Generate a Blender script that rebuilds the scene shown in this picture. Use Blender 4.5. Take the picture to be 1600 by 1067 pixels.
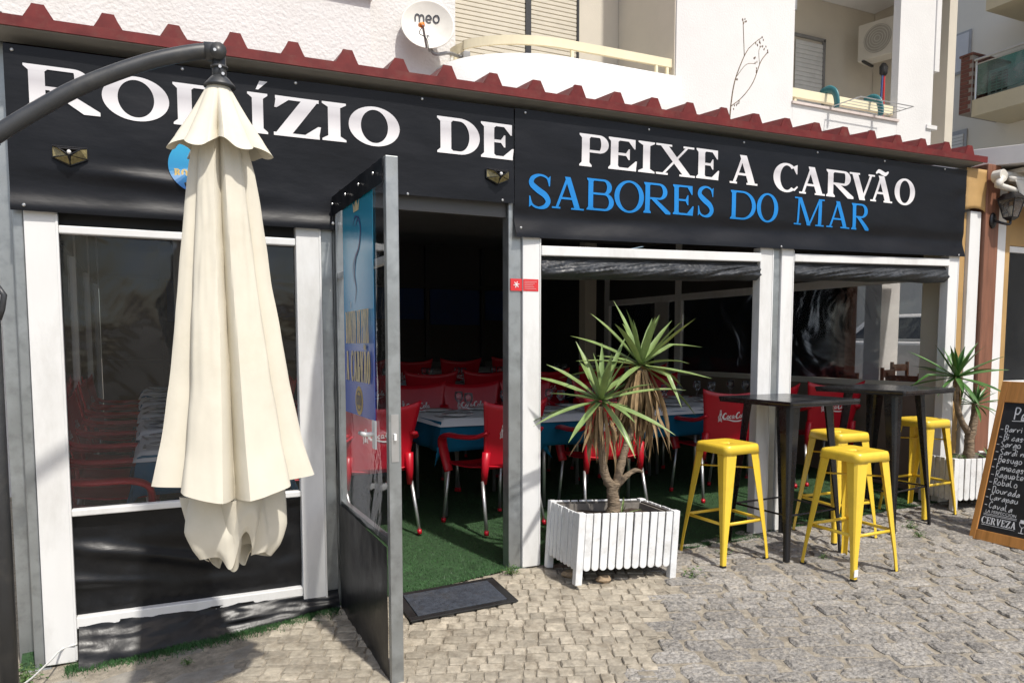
import bpy, bmesh, math, random
from mathutils import Vector, Matrix, noise, Euler
RND = random.Random(11)
PI = math.pi; rad = math.radians
sc = bpy.context.scene
for o in list(bpy.data.objects): bpy.data.objects.remove(o)
COL = sc.collection

# ------------------------------------------------------------------ camera, sky, sun, exposure
cd = bpy.data.cameras.new('camera'); cam = bpy.data.objects.new('camera', cd); COL.objects.link(cam)
cam.location = (0, -4.32, 1.42)
cam.rotation_euler = (rad(90) - math.atan(96/1200), 0, rad(-25.27))
cd.sensor_width = 36; cd.lens = 27.0; cd.shift_y = 0.062; cd.clip_end = 500; cd.clip_start = .05
sc.camera = cam
SUN = Vector((.20, -1.0, 1.55)).normalized()          # towards the sun
w = bpy.data.worlds.new('World'); sc.world = w; w.use_nodes = True
nt = w.node_tree; bg = nt.nodes['Background']
sky = nt.nodes.new('ShaderNodeTexSky'); sky.sky_type = 'NISHITA'; sky.sun_disc = False
sky.sun_elevation = math.asin(SUN.z); sky.sun_rotation = math.atan2(SUN.x, SUN.y)
sky.air_density = 1.0; sky.dust_density = 2.5; sky.ozone_density = .6
nt.links.new(sky.outputs[0], bg.inputs[0]); bg.inputs[1].default_value = .13
sd = bpy.data.lights.new('sun', 'SUN'); sd.energy = 3.6; sd.angle = rad(1.6); sd.color = (1, .955, .88)
sun = bpy.data.objects.new('sun', sd); COL.objects.link(sun)
sun.rotation_euler = SUN.to_track_quat('Z', 'Y').to_euler()
sc.view_settings.view_transform = 'Standard'; sc.view_settings.look = 'None'
sc.view_settings.exposure = .25; sc.view_settings.gamma = 1

# ------------------------------------------------------------------ helpers
def lin(h):
    h = h.lstrip('#'); c = [int(h[i:i+2], 16)/255 for i in (0, 2, 4)]
    return tuple(((x+.055)/1.055)**2.4 if x > .04045 else x/12.92 for x in c)
def col(c): return lin(c) if isinstance(c, str) else tuple(c)

MATS = {}
def mat(name, c, rough=.5, metal=0, spec=.5, var=.12, vs=6, bump=0, bs=60, dirt=None, damt=0, ds=4, bdist=.004, coat=0, stretch=None, world=False, island=0):
    if name in MATS: return MATS[name]
    m = bpy.data.materials.new(name); m.use_nodes = True; MATS[name] = m
    n = m.node_tree.nodes; l = m.node_tree.links; b = n['Principled BSDF']
    tc = n.new('ShaderNodeTexCoord'); oi = n.new('ShaderNodeObjectInfo')
    ml = n.new('ShaderNodeMath'); ml.operation = 'MULTIPLY'; ml.inputs[1].default_value = 37.0
    l.new(oi.outputs['Random'], ml.inputs[0])
    va = n.new('ShaderNodeVectorMath'); va.operation = 'ADD'
    l.new(tc.outputs['Object'], va.inputs[0]); l.new(ml.outputs[0], va.inputs[1])
    vec = va.outputs[0]
    geo = n.new('ShaderNodeNewGeometry')
    if world: vec = geo.outputs['Position']
    if stretch:
        mp = n.new('ShaderNodeVectorMath'); mp.operation = 'MULTIPLY'; mp.inputs[1].default_value = stretch
        l.new(vec, mp.inputs[0]); vec = mp.outputs[0]
    nz = n.new('ShaderNodeTexNoise'); nz.inputs['Scale'].default_value = vs; nz.inputs['Detail'].default_value = 6; nz.inputs['Roughness'].default_value = .62
    l.new(vec, nz.inputs['Vector'])
    c = col(c)
    mr = n.new('ShaderNodeMapRange'); mr.inputs[1].default_value = .3; mr.inputs[2].default_value = .7
    mr.inputs[3].default_value = 1-var; mr.inputs[4].default_value = 1+var
    l.new(nz.outputs['Fac'], mr.inputs[0])
    mx = n.new('ShaderNodeVectorMath'); mx.operation = 'SCALE'; mx.inputs[0].default_value = c
    l.new(mr.outputs[0], mx.inputs['Scale']); out = mx.outputs[0]
    if island:
        ir = n.new('ShaderNodeMapRange'); ir.inputs[3].default_value = 1-island; ir.inputs[4].default_value = 1+island; ad = n.new('ShaderNodeMath'); l.new(geo.outputs['Random Per Island'], ad.inputs[0]); l.new(oi.outputs['Random'], ad.inputs[1]); fr_ = n.new('ShaderNodeMath'); fr_.operation = 'FRACT'; l.new(ad.outputs[0], fr_.inputs[0]); l.new(fr_.outputs[0], ir.inputs[0])
        im = n.new('ShaderNodeVectorMath'); im.operation = 'SCALE'; l.new(out, im.inputs[0]); l.new(ir.outputs[0], im.inputs['Scale']); out = im.outputs[0]
    if dirt:
        n2 = n.new('ShaderNodeTexNoise'); n2.inputs['Scale'].default_value = ds; n2.inputs['Detail'].default_value = 8; n2.inputs['Roughness'].default_value = .7
        l.new(vec, n2.inputs['Vector'])
        r2 = n.new('ShaderNodeMapRange'); r2.inputs[1].default_value = .5; r2.inputs[2].default_value = .72
        r2.inputs[3].default_value = 0; r2.inputs[4].default_value = damt
        l.new(n2.outputs['Fac'], r2.inputs[0])
        mm = n.new('ShaderNodeMix'); mm.data_type = 'RGBA'
        l.new(r2.outputs[0], mm.inputs[0]); l.new(out, mm.inputs[6]); mm.inputs[7].default_value = (*col(dirt), 1)
        out = mm.outputs[2]
    l.new(out, b.inputs['Base Color'])
    b.inputs['Metallic'].default_value = metal; b.inputs['Specular IOR Level'].default_value = spec
    rr = n.new('ShaderNodeMapRange'); rr.inputs[1].default_value = .3; rr.inputs[2].default_value = .7
    rr.inputs[3].default_value = max(.02, rough*.82); rr.inputs[4].default_value = min(1, rough*1.18)
    l.new(nz.outputs['Fac'], rr.inputs[0]); l.new(rr.outputs[0], b.inputs['Roughness'])
    if coat: b.inputs['Coat Weight'].default_value = coat
    if bump:
        n3 = n.new('ShaderNodeTexNoise'); n3.inputs['Scale'].default_value = bs; n3.inputs['Detail'].default_value = 5
        l.new(vec, n3.inputs['Vector'])
        bp = n.new('ShaderNodeBump'); bp.inputs['Strength'].default_value = bump; bp.inputs['Distance'].default_value = bdist
        l.new(n3.outputs['Fac'], bp.inputs['Height']); l.new(bp.outputs[0], b.inputs['Normal'])
    return m

def clear_mat(name, tint, gloss_col=(.9, .92, .95), haze=.04, bump=.15, bs=3, gf=1.1):
    m = bpy.data.materials.new(name); m.use_nodes = True; MATS[name] = m
    n = m.node_tree.nodes; l = m.node_tree.links; n.remove(n['Principled BSDF'])
    out = n['Material Output']
    tr = n.new('ShaderNodeBsdfTransparent'); tr.inputs[0].default_value = (*tint, 1)
    gl = n.new('ShaderNodeBsdfGlossy'); gl.inputs['Color'].default_value = (*gloss_col, 1); gl.inputs['Roughness'].default_value = .06
    df = n.new('ShaderNodeBsdfDiffuse'); df.inputs[0].default_value = (.55, .57, .6, 1)
    tc = n.new('ShaderNodeTexCoord'); nz = n.new('ShaderNodeTexNoise'); nz.inputs['Scale'].default_value = bs; nz.inputs['Detail'].default_value = 3; nz.inputs['Distortion'].default_value = 1.2
    l.new(tc.outputs['Object'], nz.inputs['Vector'])
    bp = n.new('ShaderNodeBump'); bp.inputs['Strength'].default_value = bump; bp.inputs['Distance'].default_value = .05
    l.new(nz.outputs['Fac'], bp.inputs['Height']); l.new(bp.outputs[0], gl.inputs['Normal'])
    fr = n.new('ShaderNodeFresnel'); fr.inputs[0].default_value = 1.5; l.new(bp.outputs[0], fr.inputs['Normal'])
    mu = n.new('ShaderNodeMath'); mu.operation = 'MULTIPLY'; mu.inputs[1].default_value = gf; l.new(fr.outputs[0], mu.inputs[0])
    mu.use_clamp = True
    hz = n.new('ShaderNodeMapRange'); hz.inputs[1].default_value = .45; hz.inputs[2].default_value = .75; hz.inputs[3].default_value = haze*.4; hz.inputs[4].default_value = haze*2
    n4 = n.new('ShaderNodeTexNoise'); n4.inputs['Scale'].default_value = 2.3; n4.inputs['Detail'].default_value = 5; l.new(tc.outputs['Object'], n4.inputs['Vector'])
    l.new(n4.outputs['Fac'], hz.inputs[0])
    a = n.new('ShaderNodeMixShader'); l.new(hz.outputs[0], a.inputs[0]); l.new(tr.outputs[0], a.inputs[1]); l.new(df.outputs[0], a.inputs[2])
    b = n.new('ShaderNodeMixShader'); l.new(mu.outputs[0], b.inputs[0]); l.new(a.outputs[0], b.inputs[1]); l.new(gl.outputs[0], b.inputs[2])
    l.new(b.outputs[0], out.inputs['Surface'])
    return m

def ramp_mat(name, stops, axis=2, lo=0, hi=1, rough=.4):
    """flat print whose ink runs through several colours along one object axis"""
    m = bpy.data.materials.new(name); m.use_nodes = True; MATS[name] = m
    n = m.node_tree.nodes; l = m.node_tree.links; b = n['Principled BSDF']
    tc = n.new('ShaderNodeTexCoord'); sp = n.new('ShaderNodeSeparateXYZ'); l.new(tc.outputs['Object'], sp.inputs[0])
    mr = n.new('ShaderNodeMapRange'); mr.inputs[1].default_value = lo; mr.inputs[2].default_value = hi
    l.new(sp.outputs[axis], mr.inputs[0])
    cr = n.new('ShaderNodeValToRGB'); e = cr.color_ramp.elements
    while len(e) < len(stops): e.new(.5)
    for k, (p, c) in enumerate(stops): e[k].position = p; e[k].color = (*col(c), 1)
    l.new(mr.outputs[0], cr.inputs[0]); l.new(cr.outputs[0], b.inputs['Base Color']); b.inputs['Roughness'].default_value = rough
    return m

def obj(name, me, m=None, parent=None, loc=(0, 0, 0), rot=(0, 0, 0)):
    o = bpy.data.objects.new(name, me); COL.objects.link(o); o.location = loc; o.rotation_euler = rot
    if parent: o.parent = parent
    if m is not None and me is not None:
        if not me.materials: me.materials.append(m)
    return o
def tag(o, label, cat, group=None):
    o['label'] = label; o['category'] = cat
    if group: o['group'] = group
    return o
def thing(name, label, cat, loc=(0, 0, 0), rz=0, group=None, rot=None):
    o = bpy.data.objects.new(name, None); COL.objects.link(o); o.location = loc
    o.rotation_euler = rot if rot else (0, 0, rz); o.empty_display_size = .1
    return tag(o, label, cat, group)
def struct(o): o['kind'] = 'structure'; return o
def stuff(o): o['kind'] = 'stuff'; return o
def copy_tree(o, parent=None):
    c = o.copy(); COL.objects.link(c)
    if parent: c.parent = parent
    for ch in list(o.children): copy_tree(ch, c)
    return c
def place(proto, used, loc, rz, label=None, group=None, scale=1):
    o = proto if not used else copy_tree(proto)
    used.append(1); o.location = loc; o.rotation_euler = (0, 0, rz); o.scale = (scale,)*3
    if label: o['label'] = label
    if group: o['group'] = group
    return o

class MB:
    def __init__(s): s.v = []; s.f = []
    def add(s, vs, fs):
        k = len(s.v); s.v += [tuple(p) for p in vs]; s.f += [tuple(i+k for i in f) for f in fs]; return s
    def box(s, x0, x1, y0, y1, z0, z1, M=None):
        vs = [Vector(p) for p in ((x0,y0,z0),(x1,y0,z0),(x1,y1,z0),(x0,y1,z0),(x0,y0,z1),(x1,y0,z1),(x1,y1,z1),(x0,y1,z1))]
        if M: vs = [M @ p for p in vs]
        return s.add(vs, [(3,2,1,0),(4,5,6,7),(0,1,5,4),(1,2,6,5),(2,3,7,6),(3,0,4,7)])
    def hexa(s, bot, top):
        return s.add(list(bot)+list(top), [(3,2,1,0),(4,5,6,7),(0,1,5,4),(1,2,6,5),(2,3,7,6),(3,0,4,7)])
    def prism(s, poly, a, b, ax='y'):
        n = len(poly)
        def P(p, t): return {'y': (p[0], t, p[1]), 'z': (p[0], p[1], t), 'x': (t, p[0], p[1])}[ax]
        vs = [P(p, a) for p in poly]+[P(p, b) for p in poly]
        fs = [tuple(range(n)), tuple(range(2*n-1, n-1, -1))]+[(i, i+n, (i+1) % n+n, (i+1) % n) for i in range(n)]
        return s.add(vs, fs)
    def tube(s, pts, r, n=8, cap=True, flat=None):
        pts = [Vector(p) for p in pts]; m = len(pts)
        rs = r if isinstance(r, (list, tuple)) else [r]*m
        vs = []; up = None
        for i, p in enumerate(pts):
            t = (pts[min(i+1, m-1)]-pts[max(i-1, 0)]).normalized()
            if up is None:
                up = Vector((0, 0, 1)) if abs(t.z) < .9 else Vector((1, 0, 0))
                if flat: up = Vector(flat[2])
            a = t.cross(up)
            if a.length < 1e-5: a = t.orthogonal()
            a.normalize(); b = a.cross(t).normalized(); up = b
            fa, fb = (flat[0], flat[1]) if flat else (1, 1)
            for k in range(n):
                q = 2*PI*k/n; vs.append(p+(a*math.cos(q)*fa+b*math.sin(q)*fb)*rs[i])
        fs = [(i*n+k, i*n+(k+1) % n, (i+1)*n+(k+1) % n, (i+1)*n+k) for i in range(m-1) for k in range(n)]
        if cap: fs += [tuple(range(n-1, -1, -1)), tuple((m-1)*n+k for k in range(n))]
        return s.add(vs, fs)
    def lathe(s, prof, n=16, c=(0, 0, 0), M=None):
        vs = []
        for r, z in prof:
            for k in range(n):
                q = 2*PI*k/n; p = Vector((c[0]+r*math.cos(q), c[1]+r*math.sin(q), c[2]+z)); vs.append(M @ p if M else p)
        m = len(prof)
        fs = [(i*n+k, i*n+(k+1) % n, (i+1)*n+(k+1) % n, (i+1)*n+k) for i in range(m-1) for k in range(n)]
        fs += [tuple(range(n-1, -1, -1)), tuple((m-1)*n+k for k in range(n))]
        return s.add(vs, fs)
    def grid(s, nx, ny, fn, closed=False, keep=None):
        vs = [fn(i/(nx-1) if not closed else i/nx, j/(ny-1)) for j in range(ny) for i in range(nx)]
        fs = []
        for j in range(ny-1):
            for i in range(nx if closed else nx-1):
                i2 = (i+1) % nx
                if keep and not keep(i, j): continue
                fs.append((j*nx+i, j*nx+i2, (j+1)*nx+i2, (j+1)*nx+i))
        return s.add(vs, fs)
    def mesh(s, name, smooth=False):
        me = bpy.data.meshes.new(name); me.from_pydata(s.v, [], s.f); me.update()
        if smooth: me.polygons.foreach_set('use_smooth', [True]*len(me.polygons))
        return me
    def obj(s, name, m, parent=None, smooth=False, bevel=0, solid=0, loc=(0, 0, 0), rot=(0, 0, 0), off=0, seg=2):
        o = obj(name, s.mesh(name, smooth), m, parent, loc, rot)
        if solid:
            md = o.modifiers.new('solid', 'SOLIDIFY'); md.thickness = solid; md.offset = off
        if bevel:
            md = o.modifiers.new('bevel', 'BEVEL'); md.width = bevel; md.segments = seg; md.limit_method = 'ANGLE'; md.angle_limit = rad(35)
            md.harden_normals = False
        return o
def spline(pts, n=8):
    P = [Vector(p) for p in pts]; P = [P[0]*2-P[1]]+P+[P[-1]*2-P[-2]]; out = []
    for i in range(1, len(P)-2):
        for k in range(n):
            t = k/n; a, b, c, d = P[i-1:i+3]
            out.append(.5*((2*b)+(-a+c)*t+(2*a-5*b+4*c-d)*t*t+(-a+3*b-3*c+d)*t**3))
    out.append(P[-2]); return out
def lerp(a, b, t): return a+(b-a)*t
def interp(x, X, Y):
    if x <= X[0]: return Y[0]
    for i in range(len(X)-1):
        if x <= X[i+1]: return lerp(Y[i], Y[i+1], (x-X[i])/(X[i+1]-X[i]))
    return Y[-1]
GX = [-8, -3, -.55, .9, 2, 3.9, 5.8, 9, 16]; GZ = [-.5, -.36, -.17, -.07, 0, .01, .06, .18, .45]
def g(x, y): return interp(x, GX, GZ)+.04*max(-6, min(9, y))
def gi(x, y): return g(x, y)+(g(max(x, 1.9), 0)-g(x, 0))*max(0, min(1, y/.3))      # the dining-room floor is level across
def nz3(x, y, z=0): return noise.noise(Vector((x, y, z)))

# ------------------------------------------------------------------ lettering (flat print, drawn as strokes)
class Pen:
    """2-D strokes; every stroke sits 0.15 mm above the last so none are coplanar"""
    def __init__(s): s.p = []
    def poly(s, pts): s.p.append(('p', [tuple(q) for q in pts]))
    def rect(s, x0, x1, y0, y1): s.poly([(x0, y0), (x1, y0), (x1, y1), (x0, y1)])
    def band(s, out, inn): s.p.append(('b', out, inn))
    def ring(s, cx, cy, rx, ry, ix, iy, a0=0, a1=360, n=36, dx=0):
        A = [rad(lerp(a0, a1, k/n)) for k in range(n+1)]
        s.band([(cx+rx*math.cos(a), cy+ry*math.sin(a)) for a in A], [(cx+dx+ix*math.cos(a), cy+iy*math.sin(a)) for a in A])
    def ribbon(s, pts, w, n=6, smooth=True):
        P = [Vector((q[0], q[1], 0)) for q in pts]
        W = list(w) if isinstance(w, (list, tuple)) else [w]*len(P)
        if smooth and len(P) > 2:
            Q = spline(P, n); W = [interp(i/n, list(range(len(W))), W) for i in range(len(Q))]; P = Q
        o, i_ = [], []
        for k, q in enumerate(P):
            t = P[min(k+1, len(P)-1)]-P[max(k-1, 0)]
            t = t.normalized() if t.length > 1e-9 else Vector((1, 0, 0)); nn = Vector((-t.y, t.x, 0))*W[k]*.5
            o.append((q.x+nn.x, q.y+nn.y)); i_.append((q.x-nn.x, q.y-nn.y))
        s.band(o, i_)
    def mb(s, y0=0, step=.00015, disp=None, sx=1, sz=1, ox=0, oz=0):
        m = MB(); k = 0
        for e in s.p:
            y = y0-k*step; k += 1
            def P(q):
                X, Z = ox+q[0]*sx, oz+q[1]*sz
                return (X, y+(disp(X, Z) if disp else 0), Z)
            if e[0] == 'p':
                m.add([P(q) for q in e[1]], [tuple(range(len(e[1])))])
            else:
                n = len(e[1]); m.add([P(q) for q in e[1]]+[P(q) for q in e[2]], [(i, i+1, n+i+1, n+i) for i in range(n-1)])
        return m
def glyph(ch, w, h, s, t):
    p = Pen(); e = min(.3*s, .12*w)
    def stem(x, s_=s, b=True, tp=True, z1=h, ex=e):
        p.rect(x, x+s_, 0, z1)
        if b: p.poly([(x-ex, 0), (x+s_+ex, 0), (x+s_+ex, t*.6), (x+s_, t*1.6), (x, t*1.6), (x-ex, t*.6)])
        if tp: p.poly([(x-ex, h), (x-ex, h-t*.6), (x, h-t*1.6), (x+s_, h-t*1.6), (x+s_+ex, h-t*.6), (x+s_+ex, h)])
    def bowl(x, z0, z1, xr, th=s):
        cz = (z0+z1)/2; ry = (z1-z0)/2; rx = min(xr-x, ry*1.25); xc = xr-rx
        p.ring(xc, cz, rx, ry, max(.002, rx-th), ry-t, -90, 90, 24)
        if xc > x: p.rect(x, xc, z1-t, z1); p.rect(x, xc, z0, z0+t)
    def diag(x0, z0, x1, z1, wd): p.poly([(x0-wd/2, z0), (x0+wd/2, z0), (x1+wd/2, z1), (x1-wd/2, z1)])
    def foot(x, z, a): p.poly([(x-a, z), (x+a, z), (x+a, z+t*.8 if z == 0 else z-t*.8), (x-a, z+t*.8 if z == 0 else z-t*.8)])
    acc = None
    if ch in 'ÍÃ': acc = ch; ch = {'Í': 'I', 'Ã': 'A'}[ch]
    if ch == 'I': stem((w-s)/2, ex=(w-s)/2)
    elif ch == 'O': p.ring(w/2, h/2, w/2, h*.52, w/2-s*1.02, h*.52-t, 0, 360, 48)
    elif ch == 'C':
        p.ring(w*.52, h/2, w*.52, h*.52, w*.52-s*1.05, h*.52-t, 48, 312, 40, dx=s*.1)
        p.poly([(w*.97, h*1.0), (w*.97, h*.66), (w*.93, h*.66), (w*.80, h*.88), (w*.82, h*.93)])
        p.poly([(w*.78, h*.08), (w*.97, h*.24), (w, h*.20), (w*.86, h*.05)])
    elif ch == 'D': stem(e); bowl(e+s, 0, h, w)
    elif ch == 'P': stem(e); bowl(e+s, h*.44, h, w)
    elif ch == 'R':
        stem(e); bowl(e+s, h*.46, h, w*.88)
        p.poly([(e+s*1.05, h*.5), (e+s*1.05+s*1.1, h*.5), (w, t), (w, 0), (w-s*1.05, 0)])
    elif ch == 'B': stem(e); bowl(e+s, h*.5, h, w*.92); bowl(e+s, 0, h*.5+t, w)
    elif ch == 'E':
        stem(e); x = e+s
        p.rect(x, w*.94, h-t, h); p.poly([(w*.94, h), (w*.94, h*.70), (w*.90, h*.70), (w*.70, h-t)])
        p.rect(x, w*.72, h*.5-t/2, h*.5+t/2); p.poly([(w*.74, h*.68), (w*.74, h*.34), (w*.70, h*.34), (w*.58, h*.5), (w*.70, h*.68)])
        p.rect(x, w*.97, 0, t); p.poly([(w, h*.32), (w*.96, 0), (w*.68, t), (w*.95, h*.32)])
    elif ch == 'Z':
        p.rect(w*.04, w*.96, h-t, h); p.rect(0, w*.97, 0, t)
        p.poly([(0, 0), (w*.34, 0), (w*.97, h), (w*.63, h)])
        p.poly([(w*.06, h), (w*.02, h*.70), (w*.07, h*.70), (w*.32, h-t)]); p.poly([(w, h*.32), (w*.95, 0), (w*.66, t), (w*.94, h*.32)])
    elif ch == 'X':
        diag(w*.82, 0, w*.18, h, s*1.15); diag(w*.16, 0, w*.82, h, t*1.4)
        foot(w*.15, 0, w*.15); foot(w*.80, 0, w*.2); foot(w*.2, h, w*.2); foot(w*.83, h, w*.14)
    elif ch == 'A':
        diag(w*.14, 0, w*.48, h, t*1.5); diag(w*.80, 0, w*.47, h, s*1.1); p.rect(w*.26, w*.68, h*.30, h*.30+t)
        foot(w*.13, 0, w*.13); foot(w*.80, 0, w*.2)
    elif ch == 'V':
        diag(w*.53, 0, w*.2, h, s*1.1); diag(w*.52, 0, w*.86, h, t*1.5); foot(w*.2, h, w*.2); foot(w*.87, h, w*.13)
    elif ch == 'M':
        diag(w*.12, 0, w*.15, h, t*1.4); diag(w*.5, 0, w*.17, h, s); diag(w*.5, 0, w*.84, h, t*1.4); p.rect(w*.80, w*.80+s*.9, 0, h)
        foot(w*.12, 0, w*.12); foot(w*.86, 0, w*.14); foot(w*.1, h, w*.1); foot(w*.9, h, w*.1)
    elif ch == 'S':
        p.ribbon([(w*.90, h*.74), (w*.80, h*.93), (w*.5, h*1.0), (w*.2, h*.9), (w*.14, h*.72), (w*.40, h*.55), (w*.72, h*.40), (w*.86, h*.22), (w*.74, h*.06), (w*.45, 0), (w*.18, h*.08), (w*.07, h*.28)],
                 [t*.7, t, t, s*.75, s*.95, s*1.05, s*1.05, s*.95, s*.75, t, t, t*.7])
        p.poly([(w*.95, h), (w*.93, h*.68), (w*.88, h*.68), (w*.84, h*.92)]); p.poly([(w*.04, 0), (w*.04, h*.34), (w*.09, h*.34), (w*.17, h*.08)])
    elif ch == 'L': stem(e); p.rect(e+s, w*.97, 0, t); p.poly([(w, h*.32), (w*.96, 0), (w*.68, t), (w*.95, h*.32)])
    elif ch == 'F':
        stem(e); p.rect(e+s, w*.94, h-t, h); p.poly([(w*.94, h), (w*.94, h*.70), (w*.90, h*.70), (w*.70, h-t)]); p.rect(e+s, w*.72, h*.5-t/2, h*.5+t/2)
    elif ch == 'N': stem(w*.04, t*1.4, ex=w*.05); p.poly([(w*.04, h), (w*.04+s, h), (w*.93, 0), (w*.85, 0)]); p.rect(w*.85, w*.85+t*1.4, 0, h); foot(w*.88, h, w*.1)
    if acc == 'Í': p.poly([(w*.42, h*1.08), (w*.55, h*1.08), (w*1.02, h*1.30), (w*.62, h*1.30)])
    if acc == 'Ã': p.ribbon([(w*.22, h*1.08), (w*.35, h*1.17), (w*.5, h*1.12), (w*.64, h*1.08), (w*.78, h*1.18)], [t*.8, t*1.8, t*2.0, t*1.8, t*.8])
    return p
def word(txt, w, h, s, t, gap=.02, widths=None):
    """one print mesh with several letters, returned as a Pen"""
    P = Pen(); x = 0
    WF = {'I': .55, 'Í': .55, 'M': 1.3, ' ': .55, 'E': .9, 'P': .9, 'S': .8, 'L': .9}
    tot = sum(WF.get(c, 1.05) for c in txt); k = w/tot
    for c in txt:
        cw = WF.get(c, 1.05)*k
        if c != ' ':
            G = glyph(c, cw*.92, h, s, t)
            for e in G.p:
                P.p.append((e[0],)+tuple([(q[0]+x, q[1]) for q in part] for part in e[1:]))
        x += cw
    return P
def sans(text, size, m, parent, loc, rot, name='lettering', align='LEFT'):
    cu = bpy.data.curves.new('t', 'FONT'); cu.body = text; cu.size = size; cu.align_x = align; cu.resolution_u = 3
    o = bpy.data.objects.new('t', cu); COL.objects.link(o)
    bpy.context.view_layer.update()
    me = bpy.data.meshes.new_from_object(o.evaluated_get(bpy.context.evaluated_depsgraph_get()))
    bpy.data.objects.remove(o); bpy.data.curves.remove(cu)
    me.transform(Matrix.Rotation(rad(90), 4, 'X'))       # text stands in local xz, faces -y
    me.materials.clear(); return obj(name, me, m, parent, loc, rot)
# single-stroke handwriting: each stroke is xy digit pairs (baseline y=2, x-height 5, capitals 8)
HAND = {'B': '1218|1838473515|3544433212', 'a': '4435241312223344|4542', 'r': '1512|13243545', 'i': '1512|1617', 'g': '4435241312223344|4541302010', 'c': '4435241312223243',
 's': '443525142433322212', 'S': '47382716253443322212', 'o': '35251413122232434435', 'd': '4435241312223344|4842', 'n': '1512|1324354442', 'h': '1812|1324354442', 'e': '13334435251412223243',
 'u': '151322324345|4542', 'F': '1218|1848|1535', 'q': '4435241312223344|4540', 't': '28232242|1545', 'R': '1218|1838473515|2542', 'b': '1812|13223243443514', 'l': '18132232', 'D': '1218|183847433212',
 'C': '4738271613223243', 'p': '1510|13243544433213', 'v': '152245', 'x': '1542|1245', '-': '0434', 'P': '1218|1838473515'}
def hand(text, h):
    P = Pen(); x = 0; k = h/6
    for c in text:
        if c == ' ': x += 3*k; continue
        for st in HAND[c].split('|'):
            pts = [(x+int(st[i])*k*.8+RND.uniform(-.12, .12)*k, (int(st[i+1])-2)*k+RND.uniform(-.2, .2)*k) for i in range(0, len(st)-1, 2)]
            if len(pts) == 1: pts.append((pts[0][0]+k*.3, pts[0][1]+k*.4))
            if len(pts) > 1: P.ribbon(pts, k*.62, 4)
        x += 3.75*k
    return P

# ------------------------------------------------------------------ materials
white_pvc = mat('white_pvc', (.74, .74, .73), .38, var=.05, vs=3, dirt='#8a8578', damt=.35, ds=2.2, stretch=(1, 1, .35))
steel = mat('galvanised', (.36, .38, .385), .42, metal=.75, var=.22, vs=14, dirt='#5d5d58', damt=.5, ds=7)
vinyl = mat('black_vinyl', (.0045, .0052, .0078), .42, spec=.26, var=.35, vs=2.5, bump=.16, bs=2.2, bdist=.04, stretch=(1, 1, 2.5), dirt='#1d1f23', damt=.35, ds=3)
tarp = mat('black_tarp', (.006, .0065, .008), .36, spec=.32, var=.3, vs=5, bump=.35, bs=9, bdist=.012, dirt='#2a2927', damt=.3, ds=5)
rubber = mat('black_rubber', (.012, .012, .012), .6, var=.2)
blackpaint = mat('black_paint', (.011, .011, .013), .28, var=.2, vs=10)
redroof = mat('red_roof_paint', (.135, .016, .015), .5, spec=.3, var=.25, vs=9, dirt='#6e4a40', damt=.5, ds=11)
under = mat('grey_eave', (.24, .235, .22), .6, var=.1)
stucco = mat('white_stucco', (.70, .69, .675), .85, var=.035, vs=1.5, bump=.7, bs=28, bdist=.015, dirt='#c9c4bb', damt=.35, ds=.9)
stucco2 = mat('white_render', (.70, .69, .675), .85, var=.04, vs=2, bump=.45, bs=50, bdist=.008)
cream = mat('cream_render', (.62, .57, .48), .8, var=.05, vs=2, bump=.3, bs=60)
beige = mat('beige_render', (.70, .67, .60), .85, var=.05, vs=1, bump=.3, bs=60)
creampaint = mat('cream_metal', (.78, .71, .50), .4, var=.05)
shutter_m = mat('shutter_cream', (.60, .55, .45), .5, var=.06)
shutter_w = mat('shutter_white', (.66, .66, .64), .5, var=.06)
darkframe = mat('dark_frame', (.03, .03, .032), .5, var=.2)
stone_l = mat('limestone', (.345, .305, .24), .75, var=.30, vs=22, bump=1.0, bs=70, bdist=.006, dirt='#5f5240', damt=.65, ds=9, world=True, island=.22)
stone_g = mat('granite', (.245, .230, .21), .9, var=.55, vs=55, bump=1.0, bs=48, bdist=.02, dirt='#c2b7a4', damt=.6, ds=26, world=True, island=.20)
joint = mat('sandy_joint', (.29, .255, .20), .95, var=.35, vs=24, bump=1, bs=90, bdist=.008, dirt='#5a4f3f', damt=.6, ds=9, world=True)
concrete = mat('old_concrete', (.27, .25, .215), .9, var=.35, vs=7, bump=.8, bs=35, bdist=.01, dirt='#7d7260', damt=.6, ds=5)
turf_m = mat('turf', (.026, .070, .022), .85, var=.45, vs=30, bump=1, bs=180, bdist=.01)
blade_m = mat('turf_blade', (.035, .105, .028), .6, var=.4, vs=3)
fabric = mat('cream_canvas', (.66, .62, .52), .8, spec=.2, var=.05, vs=2.5, bump=.25, bs=7, bdist=.012, dirt='#b0a68c', damt=.22, ds=3)
polem = mat('charcoal_metal', (.035, .037, .04), .42, var=.15, vs=12, dirt='#6b675f', damt=.25, ds=9)
yellow = mat('yellow_enamel', (.80, .55, .05), .34, var=.07, vs=5, coat=.15, dirt='#8a6a1c', damt=.3, ds=10)
redplastic = mat('red_plastic', (.50, .006, .020), .36, var=.10, vs=3, dirt='#6a1018', damt=.3, ds=6)
alu = mat('aluminium', (.55, .55, .55), .35, metal=.8, var=.1)
logo_w = mat('white_print', (.78, .78, .77), .5, var=.06, vs=30)
cloth_b = mat('blue_tablecloth', (.006, .115, .215), .85, spec=.2, var=.12, vs=4, bump=.3, bs=300, bdist=.002)
cloth_d = mat('navy_tablecloth', (.008, .028, .10), .85, spec=.2, var=.12, vs=4)
paper = mat('white_paper', (.74, .75, .76), .8, var=.04, vs=3, bump=.25, bs=5, bdist=.02)
china = mat('white_china', (.8, .8, .79), .15, var=.02)
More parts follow.
